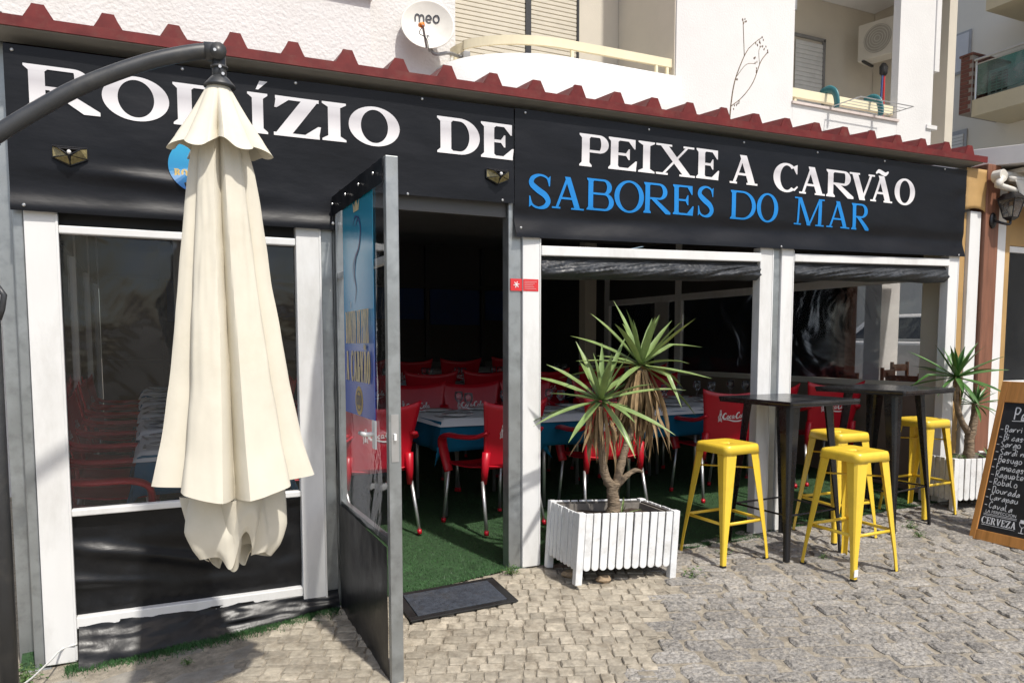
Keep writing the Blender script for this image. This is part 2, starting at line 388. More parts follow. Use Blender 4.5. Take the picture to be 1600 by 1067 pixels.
planterw = mat('white_planter_paint', (.76, .77, .77), .55, var=.07, vs=9, bump=.4, bs=70, bdist=.003, dirt='#8b8578', damt=.45, ds=7)
soil = mat('soil', (.05, .035, .024), .95, var=.5, vs=20, bump=1, bs=40, bdist=.02)
bark = mat('yucca_bark', (.22, .165, .11), .9, var=.35, vs=14, bump=1, bs=30, bdist=.012, stretch=(1, 1, 3), dirt='#3c2f22', damt=.6, ds=9)
leafm = mat('yucca_leaf', (.185, .265, .092), .38, var=.30, vs=9, dirt='#8f8b4a', damt=.3, ds=5)
leafd = mat('yucca_leaf_dark', (.060, .150, .034), .38, var=.3, vs=9, dirt='#5e7a35', damt=.3, ds=5)
deadleaf = mat('dead_leaf', (.30, .205, .105), .85, var=.4, vs=12, dirt='#5a3c20', damt=.6, ds=8)
weedm = mat('weed', (.07, .13, .03), .6, var=.4, vs=10)
wood_o = mat('orange_pine', (.50, .225, .062), .45, var=.22, vs=5, stretch=(8, 8, .6), coat=.15)
wood_b = mat('brown_wood', (.20, .085, .050), .55, var=.3, vs=5, stretch=(8, 8, .6), dirt='#8a5a40', damt=.35, ds=4)
wood_c = mat('chair_wood', (.30, .12, .045), .5, var=.25, vs=5, stretch=(6, 6, 1))
tan_m = mat('tan_board', (.42, .26, .10), .6, var=.12, vs=4)
board = mat('chalkboard', (.014, .015, .017), .6, var=.5, vs=4, dirt='#3a3c3e', damt=.3, ds=5)
chalk = mat('chalk', (.72, .73, .74), .9, var=.25, vs=60)
teal = mat('teal_plastic', (.03, .15, .17), .4, var=.1)
dishm = mat('dish_white', (.68, .66, .60), .45, var=.05, vs=4, dirt='#9a9282', damt=.3, ds=3)
metal_g = mat('grey_metal', (.30, .30, .30), .45, metal=.6, var=.15)
brickm = mat('brick_red', (.155, .058, .042), .8, var=.25, vs=12)
mortar = mat('mortar', (.30, .27, .24), .9, var=.1)
darkwall = mat('dark_interior_wall', (.055, .052, .05), .8, var=.2, vs=2)
ceil_m = mat('dark_ceiling', (.20, .20, .19), .8, var=.2)
blueblind = mat('blue_blind', (.02, .05, .16), .7, var=.15)
terracotta = mat('terracotta', (.32, .11, .05), .8, var=.15)
orange = mat('orange_plastic', (.75, .22, .02), .4, var=.05)
ink = mat('grey_ink', (.035, .037, .045), .5, var=.1)
sticker_r = mat('sticker_red', (.62, .03, .035), .4, var=.05)
clear = clear_mat('clear_plastic', (.88, .885, .89), haze=.014, bump=.16, bs=2.2)
clear2 = clear_mat('clear_plastic_sheet', (.90, .89, .88), haze=.02, bump=.08, bs=1.5)
glass = clear_mat('drinking_glass', (.985, .987, .987), haze=.0, bump=0, gf=.8)
tealglass = clear_mat('teal_glass', (.25, .62, .58), haze=.2, bump=0)
lampglass = clear_mat('lamp_glass', (.75, .72, .66), haze=.15, bump=.05, bs=20)

# ------------------------------------------------------------------ ground, street, pavement
m = MB()
xs = [-60, -30, -14]+[-8+i*.4 for i in range(61)]+[20, 30, 60]; ys = [-60, -30, -12]+[-6+i*.4 for i in range(46)]+[20, 40, 80]
k = len(xs)
m.add([(x, y, g(x, y)-.006) for y in ys for x in xs], [(j*k+i, j*k+i+1, (j+1)*k+i+1, (j+1)*k+i) for j in range(len(ys)-1) for i in range(k-1)])
ground = struct(m.obj('ground', joint))

def stone_mesh(name, seed, m_, lump, rough_top):
    r = random.Random(seed); q = MB(); n = 8
    ring = []
    for i in range(n):
        a = 2*PI*i/n; c, s_ = math.cos(a), math.sin(a)
        f = .5/max(abs(c), abs(s_))*r.uniform(1-lump, 1.02)*(.93 if i % 2 else 1); ring.append((c*f*.98, s_*f*.98))
    vs = [(x*1.02, y*1.02, -.5) for x, y in ring]+[(x, y, .45+r.uniform(-.2, .1)) for x, y in ring]+[(x*.88, y*.88, .95+r.uniform(-rough_top, rough_top)) for x, y in ring]+[(0, 0, 1+r.uniform(-rough_top, rough_top))]
    fs = [(i, (i+1) % n, n+(i+1) % n, n+i) for i in range(n)]+[(n+i, n+(i+1) % n, 2*n+(i+1) % n, 2*n+i) for i in range(n)]+[(2*n+i, 2*n+(i+1) % n, 3*n) for i in range(n)]
    q.add(vs, fs); me = q.mesh(name, False); me.materials.append(m_); return me
CAMXY = Vector((0, -4.32)); FWD = Vector((math.sin(rad(25.27)), math.cos(rad(25.27)))); RGT = Vector((FWD.y, -FWD.x))
def in_view(x, y):
    d = Vector((x, y))-CAMXY; z = d.dot(FWD)
    return z > 2.5 and abs(d.dot(RGT)/z) < .69 and (1.42-g(x, y))/z < .46
def light_side(x, y):      # limestone pavement left of the kerb line, granite street right of it
    if y > -.52: return x < 2.84
    return (x-2.84)*1.10-(y+.52)*.90*1.0 < 0 if y > -3.4 else x < .3
def lay(name, parent, metal_, ang, su, sv, area, test, jit, hgt, lump, rtop, seed, nvar=10, irr=.15):
    r = random.Random(seed); meshes = [stone_mesh(name, seed+i, metal_, lump, rtop) for i in range(nvar)]
    ca, sa = math.cos(ang), math.sin(ang); U, V = area; spots = []
    v = -V; row = 0
    while v < V:
        rv = sv*r.uniform(1-irr, 1+irr); u = -U+r.uniform(0, su)
        while u < U:
            ru = su*r.uniform(1-2.2*irr, 1+2.6*irr)
            wob = .05*nz3(u*.6, v*.6, 3.3)+r.uniform(-.12, .12)*irr*sv*4
            cu, cv = u+ru/2, v+rv/2+wob
            x = cu*ca-cv*sa; y = cu*sa+cv*ca
            if test(x, y): spots.append((x, y, ang+r.uniform(-jit, jit), ru*.985, rv*.985, r.uniform(-.004, .004)))
            u += ru
        v += rv
    vis = [s_ for s_ in spots if in_view(s_[0], s_[1])]
    vis.sort(key=lambda s_: (Vector((s_[0], s_[1]))-CAMXY).length)
    single = set(id(s_) for s_ in vis[:300]); big = MB()
    for s_ in spots:
        x, y, a, lu, lv, dz = s_; me = meshes[r.randrange(nvar)]
        sl = math.atan(.04)
        if id(s_) in single:
            o = obj(name, me, None, parent, (x, y, g(x, y)-.006+dz), (sl+r.uniform(-.03, .03), r.uniform(-.03, .03), a)); o.scale = (lu, lv, hgt)
        else:
            M = Matrix.Translation((x, y, g(x, y)-.006+dz)) @ Euler((sl+r.uniform(-.03, .03), r.uniform(-.03, .03), a)).to_matrix().to_4x4() @ Matrix.Diagonal((lu, lv, hgt, 1))
            big.add([M @ q.co for q in me.vertices], [tuple(p.vertices) for p in me.polygons])
    stuff(big.obj(name+'_field', metal_, parent))
def sheet_grid(x0, x1, y0, y1, ok, dz):
    q = MB(); nx, ny = int((x1-x0)/.1)+1, int((y1-y0)/.1)+1
    P_ = lambda a, b: (lerp(x0, x1, a), lerp(y0, y1, b))
    q.grid(nx, ny, lambda a, b: (*P_(a, b), g(*P_(a, b))+dz), keep=lambda i, j: ok(*P_((i+.5)/(nx-1), (j+.5)/(ny-1)))); return q
pav = struct(sheet_grid(-3.2, 3.0, -3.3, 0, lambda x, y: light_side(x, y), -.0030).obj('pavement', joint))
def near_front(x, y): return -3.3 < y < -.04 and -3.2 < x < 3.2
def patch(x, y): return x < .42+(y+.35)*.55 and y > -1.1 and x > -1.6        # bare concrete strip below the left window
lay('cobble', pav, stone_l, rad(-24), .088, .083, (5, 5), lambda x, y: near_front(x, y) and light_side(x, y) and not patch(x, y), .05, .011, .06, .12, 40)
street = struct(sheet_grid(1.2, 10.6, -4.2, .05, lambda x, y: not light_side(x, y), -.0025).obj('street', joint))
def street_test(x, y): return -4.2 < y < (.05 if x < 6.3 else 3.4) and x < 10.5 and not light_side(x, y) and (x > 1.4)
lay('paving_stone', street, stone_g, rad(-19), .205, .108, (12, 12), street_test, .11, .015, .17, .34, 90, 14, .24)
cp = MB(); cp.grid(26, 16, lambda a, b: (-1.5+a*2.1, -1.1+b*1.0, g(-1.5+a*2.1, -1.1+b*1.0)-.004+.012*nz3(a*9, b*6)), keep=lambda i, j: patch(-1.5+(i+.5)/25*2.1, -1.1+(j+.5)/15*1.0))
struct(cp.obj('concrete_strip', concrete))
# artificial turf inside, with a fringe of real blades
def turf_edge(x): return -.03-.05*math.exp(-((x-1.5)/.35)**2)-.09*max(0, min(1, (x-2.6)/.6))*(x < 4.0)+.01*nz3(x*4, 1)
tf = MB(); tf.grid(70, 90, lambda a, b: (-.62+a*6.8, lerp(turf_edge(-.62+a*6.8), 8.2, b**1.6), gi(-.62+a*6.8, lerp(turf_edge(-.62+a*6.8), 8.2, b**1.6))+.010))
turf = struct(tf.obj('turf_floor', turf_m))
bl = MB(); r = random.Random(5)
for i in range(60000):
    x = r.uniform(-.6, 6.1); y = turf_edge(x)+r.random()**1.7*3.0-.01; z = gi(x, y)+.008; a = r.uniform(0, 2*PI); hh = r.uniform(.008, .02); dx, dy = math.cos(a)*.0022, math.sin(a)*.0022
    lx, ly = r.gauss(0, .007), r.gauss(0, .007)
    bl.add([(x-dx, y-dy, z), (x+dx, y+dy, z), (x+lx, y+ly, z+hh)], [(0, 1, 2)])
stuff(bl.obj('turf_blades', blade_m, turf))
# strip of turf creeping out below the left window
ts = MB(); r = random.Random(8)
for i in range(9000):
    x = r.uniform(-.42, .92); y = -.05-abs(r.gauss(0, .05))-.06*(1-abs(x-.1)); z = g(x, y)+.0; a = r.uniform(0, 2*PI); dx, dy = math.cos(a)*.002, math.sin(a)*.002
    ts.add([(x-dx, y-dy, z), (x+dx, y+dy, z), (x+r.gauss(0, .008), y+r.gauss(0, .008), z+r.uniform(.01, .025))], [(0, 1, 2)])
stuff(tag(ts.obj('turf_strip', blade_m), 'strip of green turf showing below the left window skirt', 'turf'))

# ------------------------------------------------------------------ restaurant front: posts, rails, sheets
def post(name, x0, x1, y0, y1, z1, m_, label, cat='post', plinth=False, group=None, z0=None):
    zb = g((x0+x1)/2, 0)-.005 if z0 is None else z0
    if m_ is white_pvc:      # guide profile: two cheeks and a recessed web
        t = thing(name, label, cat, (x0, y0, zb), 0, group); w_, d = x1-x0, y1-y0
        q = MB(); q.box(0, w_, 0, d, .012, z1-zb); q.obj('profile', m_, t, bevel=.004)
        q = MB(); q.box(w_*.93, w_*1.015, -.004, d*.4, .02, z1-zb-.01); q.obj('guide_lip', m_, t, bevel=.002)
    else:
        t = thing(name, label, cat, (x0, y0, zb), 0, group); w_, d = x1-x0, y1-y0
        q = MB(); q.box(0, w_, 0, d, 0, z1-zb); q.obj('tube', m_, t, bevel=.006)
        q = MB(); q.box(-.03, w_+.03, -.02, d+.03, -.012, .010); q.obj('base_plate', m_, t, bevel=.003)
    if plinth: MB().box(-.05, x1-x0+.08, -.03, .09, -.035, .004).obj('footing', concrete, t, bevel=.01)
    return t
post('steel_post', -.556, -.512, -.03, .06, 2.75, steel, 'grey galvanised steel post beside the umbrella pole', plinth=True)
post('white_post', -.509, -.371, -.045, .03, 2.044, white_pvc, 'white plastic window post next to the umbrella pole')
post('white_post', .735, .866, -.045, .03, 2.044, white_pvc, 'white plastic window post between cream umbrella and open door')
post('steel_post', .868, .952, -.03, .06, 2.75, steel, 'grey galvanised steel post carrying the door hinges', plinth=True)
post('steel_post', 2.002, 2.088, -.03, .06, 2.75, steel, 'grey galvanised door jamb bearing the red sticker', plinth=True)
post('white_post', 2.092, 2.214, -.045, .03, 2.075, white_pvc, 'white plastic post beside the doorway with yucca shadow on it')
post('white_post', 3.988, 4.108, -.045, .03, 2.105, white_pvc, 'white plastic post on the door side of the middle steel post, behind bar table')
post('steel_post', 4.110, 4.188, -.03, .06, 2.75, steel, 'grey galvanised steel post between two white posts behind bar table')
post('white_post', 4.190, 4.306, -.045, .03, 2.11, white_pvc, 'white plastic post on the neighbour side of the middle steel post')
post('white_post', 6.022, 6.145, -.045, .03, 2.145, white_pvc, 'white plastic corner post behind the smaller planter')
post('steel_post', 6.148, 6.178, -.03, .06, 2.75, steel, 'thin grey steel corner post ending the black banner')

def rail(x0, x1, z0, z1, z0b, z1b, label, y0=-.04, y1=.015):
    q = MB(); q.hexa([(x0, y0, z0), (x1, y0, z0b), (x1, y1, z0b), (x0, y1, z0)], [(x0, y0, z1), (x1, y0, z1b), (x1, y1, z1b), (x0, y1, z1)])
    return tag(q.obj('white_rail', white_pvc, bevel=.005), label, 'rail')
rail(-.369, .733, 1.944, 1.982, 1.944, 1.982, 'white rail above the clear left window')
rail(-.369, .733, .572, .606, .578, .610, 'white middle rail between clear sheet and black panel, left window')
rail(-.369, .733, .006, .064, .010, .068, 'white bottom rail under the black panel of the left window')
rail(2.216, 3.986, 1.962, 2.022, 2.003, 2.064, 'white top rail of the open bay behind the large yucca', -.055, .03)
rail(4.308, 6.020, 2.018, 2.076, 2.058, 2.117, 'white top rail of the open bay behind the bar tables', -.055, .03)

# left window: clear sheet above, black panel below
q = MB(); q.grid(40, 40, lambda a, b: (lerp(-.372, .736, a), .004+.006*nz3(a*3, b*3, 1)-.010*math.exp(-((a-.22-.5*(1-b))/.05)**2)*(b > .3)*(1-b)*1.2, lerp(.60, 1.95, b)))
tag(q.obj('clear_window_sheet', clear, smooth=True), 'clear creased plastic sheet filling the left window behind the umbrella', 'window')
def wrinkle(x, z, s=1):
    a = nz3(x*2.2, z*7, 2)+.5*nz3(x*5, z*13, 7)
    return s*(.016*a+.012*abs(nz3(x*3+z*4, z*5-x*2, 4)))
q = MB(); q.grid(80, 50, lambda a, b: (lerp(-.372, .736, a), .006-wrinkle(a*1.1, b*.5, 1.0)*math.sin(PI*b)**.5-.030*math.exp(-((b-.66+.45*a)/.07)**2)*math.exp(-((a-.25)/.35)**2)-.02*math.exp(-((b-.33+.25*a)/.05)**2)*math.exp(-((a-.1)/.2)**2)-.012*math.exp(-((b-.06)/.05)**2)*abs(nz3(a*16, 1, 2)), lerp(.066, .578, b)))
tag(q.obj('black_panel', tarp, smooth=True), 'black shiny tarpaulin panel in the lower half of the left window', 'tarpaulin')
q = MB(); q.grid(90, 16, lambda a, b: (lerp(-.36, .93, a), -.035-.12*(1-b)**1.3*(1-.6*a)+.03*nz3(a*5, b*3, 5)*(1-b)-.015*abs(nz3(a*9, b*4)), lerp(g(lerp(-.36, .93, a), -.1)-.006, .03, b**.8)))
tag(q.obj('tarp_skirt', tarp, smooth=True), 'crumpled black tarpaulin skirt trailing on the ground below the left window', 'tarpaulin')
# black strip behind the rail, left window head
tag(MB().box(-.37, .734, .012, .03, 1.984, 2.10).obj('window_head', rubber), 'black strip between banner hem and left window rail', 'trim')

def rolled(x0, x1, zt0, zt1, h0, h1, label, seed):
    q = MB()
    def fn(a, b):
        x = lerp(x0, x1, a); zt = lerp(zt0, zt1, a); h = lerp(h0, h1, a)
        y = -.045*math.sin(PI*b**1.5)-.022*math.sin(PI*b)*nz3(a*11+b*6, b*3, seed)-.020*abs(nz3(a*24+b*10, b*2, seed+3))*math.sin(PI*b)-.010*abs(nz3(a*60+b*9, b*3, seed+5))*math.sin(PI*b)
        return (x, y-.012, zt-h*b+.008*nz3(a*5, 1, seed)*b)
    q.grid(260, 20, fn)
    q.grid(110, 8, lambda a, b: (lerp(x0, x1, a), .045-.05*(1-b)-.01*nz3(a*9, b, seed), lerp(zt0, zt1, a)-lerp(h0, h1, a)*(1-.25*math.sin(PI*b))+.008*nz3(a*5, 1, seed)))
    return tag(q.obj('rolled_tarp', mat('dusty_sheen_tarp', (.030, .033, .038), .42, spec=.5, var=.4, vs=8, bump=.4, bs=14, bdist=.01), smooth=True), label, 'tarpaulin')  # base colour lightened for dust and for the sunlit grey-blue sheen
rolled(2.218, 3.984, 1.962, 2.003, .14, .13, 'rolled-up black tarpaulin blind hanging above the large yucca', 3)
rolled(4.310, 6.018, 2.018, 2.058, .13, .13, 'rolled-up black tarpaulin blind hanging above the bar tables', 9)
# header over the doorway
tag(MB().box(.97, 1.998, .0, .05, 2.185, 2.30).obj('door_header', mat('dull_steel', (.10, .10, .10), .6, metal=.3)), 'dull steel header across the top of the doorway', 'header')

# ------------------------------------------------------------------ black banners with lettering
def wave(x, z):
    return .006*nz3(x*1.3, z*2.2, 1.7)+.004*nz3(x*3.1+z*2, z*5, 6.1)
def banner_left(x, z):
    hem = math.exp(-((z-2.05)/.05)**2)*(x < .95)
    return -.052+wave(x, z)-.022*hem*(1+.5*nz3(x*3, 2, 2))-.02*math.exp(-((z-2.24+.05*(x+.3))/.035)**2)*math.exp(-((x-.12)/.35)**2)
def banner_right(x, z):
    zb = 2.062+(x-2.03)*.0185; d = z-zb
    return -.055+wave(x+4, z)-.028*math.exp(-(d/.06)**2)*(.8+.5*nz3(x*2.4, 5, 1))+.012*math.exp(-((d-.13)/.05)**2)*(1+nz3(x*2, 3, 4))-.03*math.exp(-((x-6.1)/.08)**2)*nz3(z*6, 1, 9)
q = MB(); NX, NZ = 150, 46
def bl_fn(a, b):
    x = lerp(-.555, 2.028, a); z = lerp(2.035, lerp(2.785, 2.822, a), b); return (x, banner_left(x, z), z)
q.grid(NX, NZ, bl_fn, keep=lambda i, j: not (lerp(-.555, 2.028, (i+.5)/(NX-1)) > .962 and lerp(2.035, 2.8, (j+.5)/(NZ-1)) < 2.25))
BL = q.obj('banner', vinyl, smooth=True); tag(BL, 'black vinyl banner reading RODÍZIO DE above left window and doorway', 'banner')
q = MB(); q.grid(200, 46, lambda a, b: (lerp(2.032, 6.178, a), banner_right(lerp(2.032, 6.178, a), lerp(2.062+a*.078, 2.824+a*.022, b)), lerp(2.062+a*.078, 2.824+a*.022, b)))
BR = q.obj('banner', vinyl, smooth=True); tag(BR, 'black vinyl banner reading PEIXE A CARVÃO and SABORES DO MAR in blue', 'banner')
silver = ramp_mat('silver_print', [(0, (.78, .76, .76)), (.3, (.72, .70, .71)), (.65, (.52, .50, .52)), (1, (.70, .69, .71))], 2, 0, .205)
blue_ink = mat('blue_print', (.003, .205, .58), .42, var=.06, vs=8)
def put_letters(lst, z0f, hf, s, t, m_, parent, disp):
    for ch, x0, x1 in lst:
        z0 = z0f(x0); h = hf(x0); G = glyph(ch, x1-x0, h, s if (x1-x0) > .15 else min(s, (x1-x0)*.55), t)
        o = G.mb(-.0035).obj('letter', m_, parent, loc=(x0, 0, z0)); bm = bmesh.new(); bm.from_mesh(o.data); bmesh.ops.triangulate(bm, faces=bm.faces[:])
        for _ in range(3):
            le = [e for e in bm.edges if e.calc_length() > .03]
            if le: bmesh.ops.subdivide_edges(bm, edges=le, cuts=1); bmesh.ops.triangulate(bm, faces=bm.faces[:])
        for v in bm.verts: v.co.y += disp(v.co.x+x0, v.co.z+z0)
        bm.to_mesh(o.data); bm.free()
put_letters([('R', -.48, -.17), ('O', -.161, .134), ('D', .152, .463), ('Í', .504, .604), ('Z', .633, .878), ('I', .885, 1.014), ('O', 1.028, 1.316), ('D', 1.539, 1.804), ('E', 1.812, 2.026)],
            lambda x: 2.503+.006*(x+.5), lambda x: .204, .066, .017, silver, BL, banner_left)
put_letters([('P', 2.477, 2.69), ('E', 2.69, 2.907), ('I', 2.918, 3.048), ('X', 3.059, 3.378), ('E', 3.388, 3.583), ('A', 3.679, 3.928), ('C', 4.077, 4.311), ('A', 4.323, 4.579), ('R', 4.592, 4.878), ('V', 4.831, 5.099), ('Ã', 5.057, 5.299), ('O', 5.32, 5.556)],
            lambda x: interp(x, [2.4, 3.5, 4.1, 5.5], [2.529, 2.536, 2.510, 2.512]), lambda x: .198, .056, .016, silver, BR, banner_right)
put_letters([('S', 2.122, 2.282), ('A', 2.287, 2.517), ('B', 2.536, 2.737), ('O', 2.742, 2.966), ('R', 2.966, 3.178), ('E', 3.199, 3.37), ('S', 3.402, 3.546), ('D', 3.692, 3.92), ('O', 3.93, 4.129), ('M', 4.284, 4.578), ('A', 4.604, 4.844), ('R', 4.865, 5.058)],
            lambda x: interp(x, [2.12, 2.63, 3.4, 5], [2.25, 2.267, 2.286, 2.286]), lambda x: .196, .036, .0125, blue_ink, BR, banner_right)
for b_, pts in ((BL, [(-.52, 2.76), (-.52, 2.45), (-.5, 2.06), (.93, 2.07), (.2, 2.78), (.75, 2.79), (1.45, 2.80), (1.36, 2.265), (1.95, 2.275)]), (BR, [(2.1, 2.805), (2.07, 2.12), (3.0, 2.81), (3.8, 2.815), (4.5, 2.82), (5.2, 2.825), (4.15, 2.115), (6.1, 2.15), (5.9, 2.83)])):
    f_ = banner_left if b_ is BL else banner_right
    for x, z in pts: MB().lathe([(.008, 0), (.008, .003), (.004, .006)], 8, M=Matrix.Translation((x, f_(x, z)-.001, z)) @ Matrix.Rotation(rad(90), 4, 'X')).obj('screw', alu, b_)
# round badge half hidden by the umbrella
bd = ramp_mat('badge_print', [(0, '#16387a'), (.45, '#2a86b8'), (1, '#2aa0c8')], 2, -.13, .13)
gold = mat('gold_print', (.60, .44, .16), .45, var=.25, vs=30)
bt = thing('badge', 'round blue badge with gold words on banner, half hidden by umbrella', 'badge', (.25, -.0565, 2.308))
q = MB(); q.add([(0, banner_left(.25, 2.308)+.0505, 0)]+[(.131*math.cos(2*PI*k/48), banner_left(.25+.131*math.cos(2*PI*k/48), 2.308+.131*math.sin(2*PI*k/48))+.0505, .131*math.sin(2*PI*k/48)) for k in range(48)], [(0, 1+k, 1+(k+1) % 48) for k in range(48)])
q.obj('disc', bd, bt)
word('RODÍZIO', .20, .036, .010, .004).mb(-.012).obj('lettering', gold, bt, loc=(-.105, 0, -.055)); word('A CARVÃO', .15, .032, .009, .004).mb(-.012).obj('lettering', gold, bt, loc=(-.065, 0, -.10))
# solar lights
def solar(x, z, label):
    t = thing('solar_light', label, 'light', (x, -.062, z))
    amber = mat('amber_lens', (.30, .25, .12), .25, var=.35, vs=60)
    W, H_ = .073, .045
    MB().hexa([(-W, .0, -.01), (W, .0, -.01), (W, .012, -.01), (-W, .012, -.01)], [(-W, .0, H_), (W, .0, H_), (W, .012, H_), (-W, .012, H_)]).obj('back_plate', blackpaint, t)
    c = (0, -.045, .008)
    MB().add([(-W, 0, H_), (W, 0, H_), (W*.62, -.048, H_*.62), (-W*.62, -.048, H_*.62)], [(0, 1, 2, 3)]).obj('solar_panel', blackpaint, t)
    MB().add([(-W, -.001, H_-.004), (-W*.62, -.047, H_*.58), (-.012, -.049, -.002), (-W, -.001, -.006)], [(0, 1, 2, 3)]).obj('lens', amber, t)
    MB().add([(W, -.001, H_-.004), (W*.62, -.047, H_*.58), (.012, -.049, -.002), (W, -.001, -.006)], [(3, 2, 1, 0)]).obj('lens', amber, t)
    MB().add([(-W, -.001, -.008), (-.008, -.049, -.004), (0, -.004, -.040)], [(0, 1, 2)]).obj('lens', amber, t)
    MB().add([(W, -.001, -.008), (.008, -.049, -.004), (0, -.004, -.040)], [(2, 1, 0)]).obj('lens', amber, t)
    q = MB()
    for a, b in (((-W, -.002, H_), (-W, -.002, -.007)), ((W, -.002, H_), (W, -.002, -.007)), ((-W, -.002, -.007), (0, -.006, -.041)), ((W, -.002, -.007), (0, -.006, -.041)), ((0, -.050, -.002), (0, -.006, -.041)), ((0, -.050, -.002), (-W, -.002, -.007)), ((0, -.050, -.002), (W, -.002, -.007)), ((-W, -.002, H_), (W, -.002, H_)), ((-W*.62, -.049, H_*.6), (W*.62, -.049, H_*.6)), ((-W*.62, -.049, H_*.6), (0, -.051, 0)), ((W*.62, -.049, H_*.6), (0, -.051, 0))): q.tube([a, b], .003, 5)
    q.obj('frame', blackpaint, t)
    MB().lathe([(.001, -.010), (.007, -.007), (.010, 0), (.007, .007), (.001, .010)], 10, (0, -.053, .012)).obj('sensor', china, t, smooth=True)
solar(-.305, 2.300, 'small faceted solar light on the banner below RODÍZIO'); solar(1.915, 2.405, 'small faceted solar light on the banner below DE, over the doorway')
# red notice sticker on the door jamb
st = thing('notice_sticker', 'red notice sticker with white print on the steel door jamb', 'sticker', (2.012, -.0475, 1.742))
MB().box(0, .078, .010, .0165, 0, .073).obj('panel', sticker_r, st); MB().box(.082, .186, 0, .002, 0, .073).obj('panel', sticker_r, st)
P = Pen()
for a in range(6): P.ribbon([(.039, .038), (.039+.02*math.cos(a*PI/3+.2), .038+.02*math.sin(a*PI/3+.2))], .005, smooth=False)
P.ring(.039, .038, .006, .006, .003, .003); P.mb(.0085).obj('symbol', logo_w, st)
P = Pen()
for z, L in ((.056, .085), (.045, .070), (.034, .060), (.023, .066), (.012, .080)): P.rect(.090, .090+L, z, z+.0035)
P.mb(-.0008).obj('small_print', mat('pink_print', (.70, .30, .30), .5), st)

# ------------------------------------------------------------------ corrugated roof
roof = thing('canopy_roof', 'red trapezoidal metal roof over the restaurant front', 'roof', (0, 0, 0))
def ztop(x): return 2.890+.0095*(x+.57)
RIB = [-.404+.2835*i for i in range(25)]
RIB = [x for x in RIB if x < 6.3]
def sheet(x0, x1, last):
    pr = [(x0, 0)]
    for x in RIB:
        if x0-.01 < x-.06 and x+.06 < x1+.01: pr += [(x-.062, 0), (x-.022, .066), (x+.022, .066), (x+.062, 0)]
    pr.append((x1, 0)); q = MB(); n = len(pr); SL = .075
    for y in (-.11, .5, 4.45): q.add([(x, y, ztop(x)+z+SL*(y+.11)) for x, z in pr], [])
    q.f += [(i, i+1, n+i+1, n+i) for i in range(n-1)]+[(n+i, n+i+1, 2*n+i+1, 2*n+i) for i in range(n-1)]
    o = q.obj('roof_sheet', redroof, roof, solid=.004, off=1)
edges = [-1.2]+[RIB[i]+.14 for i in range(3, len(RIB), 4)]+[6.34]
for a, b in zip(edges[:-1], edges[1:]): sheet(a, b-.002, b == edges[-1])
# rib end caps and drip edge
for x in RIB:
    q = MB(); y = -.108; zt = ztop(x); r_ = random.Random(int(x*1000)); j = r_.uniform(-.004, .006)
    q.prism([(x-.066, zt-.012), (x+.066, zt-.012), (x+.026, zt+.070+j), (x-.024, zt+.070+j)], y-.010, y+.006); q.obj('rib_end', redroof, roof)
q = MB(); q.hexa([(-1.2, -.122, ztop(-1.2)-.045), (6.34, -.122, ztop(6.34)-.045), (6.34, -.112, ztop(6.34)-.045), (-1.2, -.112, ztop(-1.2)-.045)], [(-1.2, -.122, ztop(-1.2)+.004), (6.34, -.122, ztop(6.34)+.004), (6.34, -.112, ztop(6.34)+.004), (-1.2, -.112, ztop(-1.2)+.004)])
q.obj('drip_edge', redroof, roof)
q = MB(); q.hexa([(-1.2, -.110, ztop(-1.2)-.050), (6.30, -.110, ztop(6.3)-.050), (6.30, .05, ztop(6.3)-.065), (-1.2, .05, ztop(-1.2)-.065)], [(-1.2, -.110, ztop(-1.2)-.022), (6.30, -.110, ztop(6.3)-.022), (6.30, .05, ztop(6.3)-.012), (-1.2, .05, ztop(-1.2)-.012)])
q.obj('soffit', under, roof)
MB().box(-.6, 6.2, .1, 4.4, 2.72, 2.74).obj('ceiling_lining', ceil_m, roof)

# ------------------------------------------------------------------ open door (hinged on the steel post, standing square to the front)
door = thing('door', 'open steel-framed door with blue poster and black lower panel', 'door', (.962, -.035, -.09), rad(-90))
DW, DH = 1.0, 2.30            # local x runs from hinge to free edge, local -y faces the street side that is seen
q = MB(); q.box(0, .04, -.02, .02, 0, DH); q.obj('hinge_stile', steel, door, bevel=.003)
q = MB(); q.box(DW-.012, DW+.03, -.022, .034, -.03, DH+.01); q.obj('lock_stile', steel, door, bevel=.003)
for z in (0, .60, 1.86, DH-.05): MB().box(.042, DW-.014, -.014, .014, z, z+.035).obj('rail_or_reflection', white_pvc if z == 1.86 else steel, door, bevel=.002)  # the white bar stands in for the window's reflected streak of light
q = MB(); q.grid(30, 50, lambda a, b: (lerp(.03, DW-.012, a), -.024+.006*nz3(a*5, b*3, 3)-.012*abs(nz3(a*9, b*1.2, 8))*b, lerp(-.02, .62-.02*a, b)))
q.obj('lower_panel', tarp, door, smooth=True)
q = MB(); q.grid(20, 40, lambda a, b: (lerp(.042, DW-.014, a), -.017+.004*nz3(a*4, b*4, 5), lerp(.60, DH-.06, b))); q.obj('clear_panel', clear, door, smooth=True)
q = MB(); q.grid(30, 8, lambda a, b: (lerp(-.01, DW+.0, a), -.030-.006*nz3(a*9, b, 5), lerp(DH-.10, DH+.005, b))); q.obj('top_flap', tarp, door, smooth=True)
q = MB(); q.grid(6, 60, lambda a, b: (lerp(-.045, .012, a), -.030-.010*nz3(b*12, a*2, 3), lerp(0, DH, b))); q.obj('edge_flap', tarp, door, smooth=True)
for z in (2.26, 2.255, 2.25): pass
for x in (.05, .35, .62, .88): MB().lathe([(.008, 0), (.008, .003), (.003, .006)], 8, M=Matrix.Translation((x, -.036, DH-.04)) @ Matrix.Rotation(rad(90), 4, 'X')).obj('screw', alu, door)
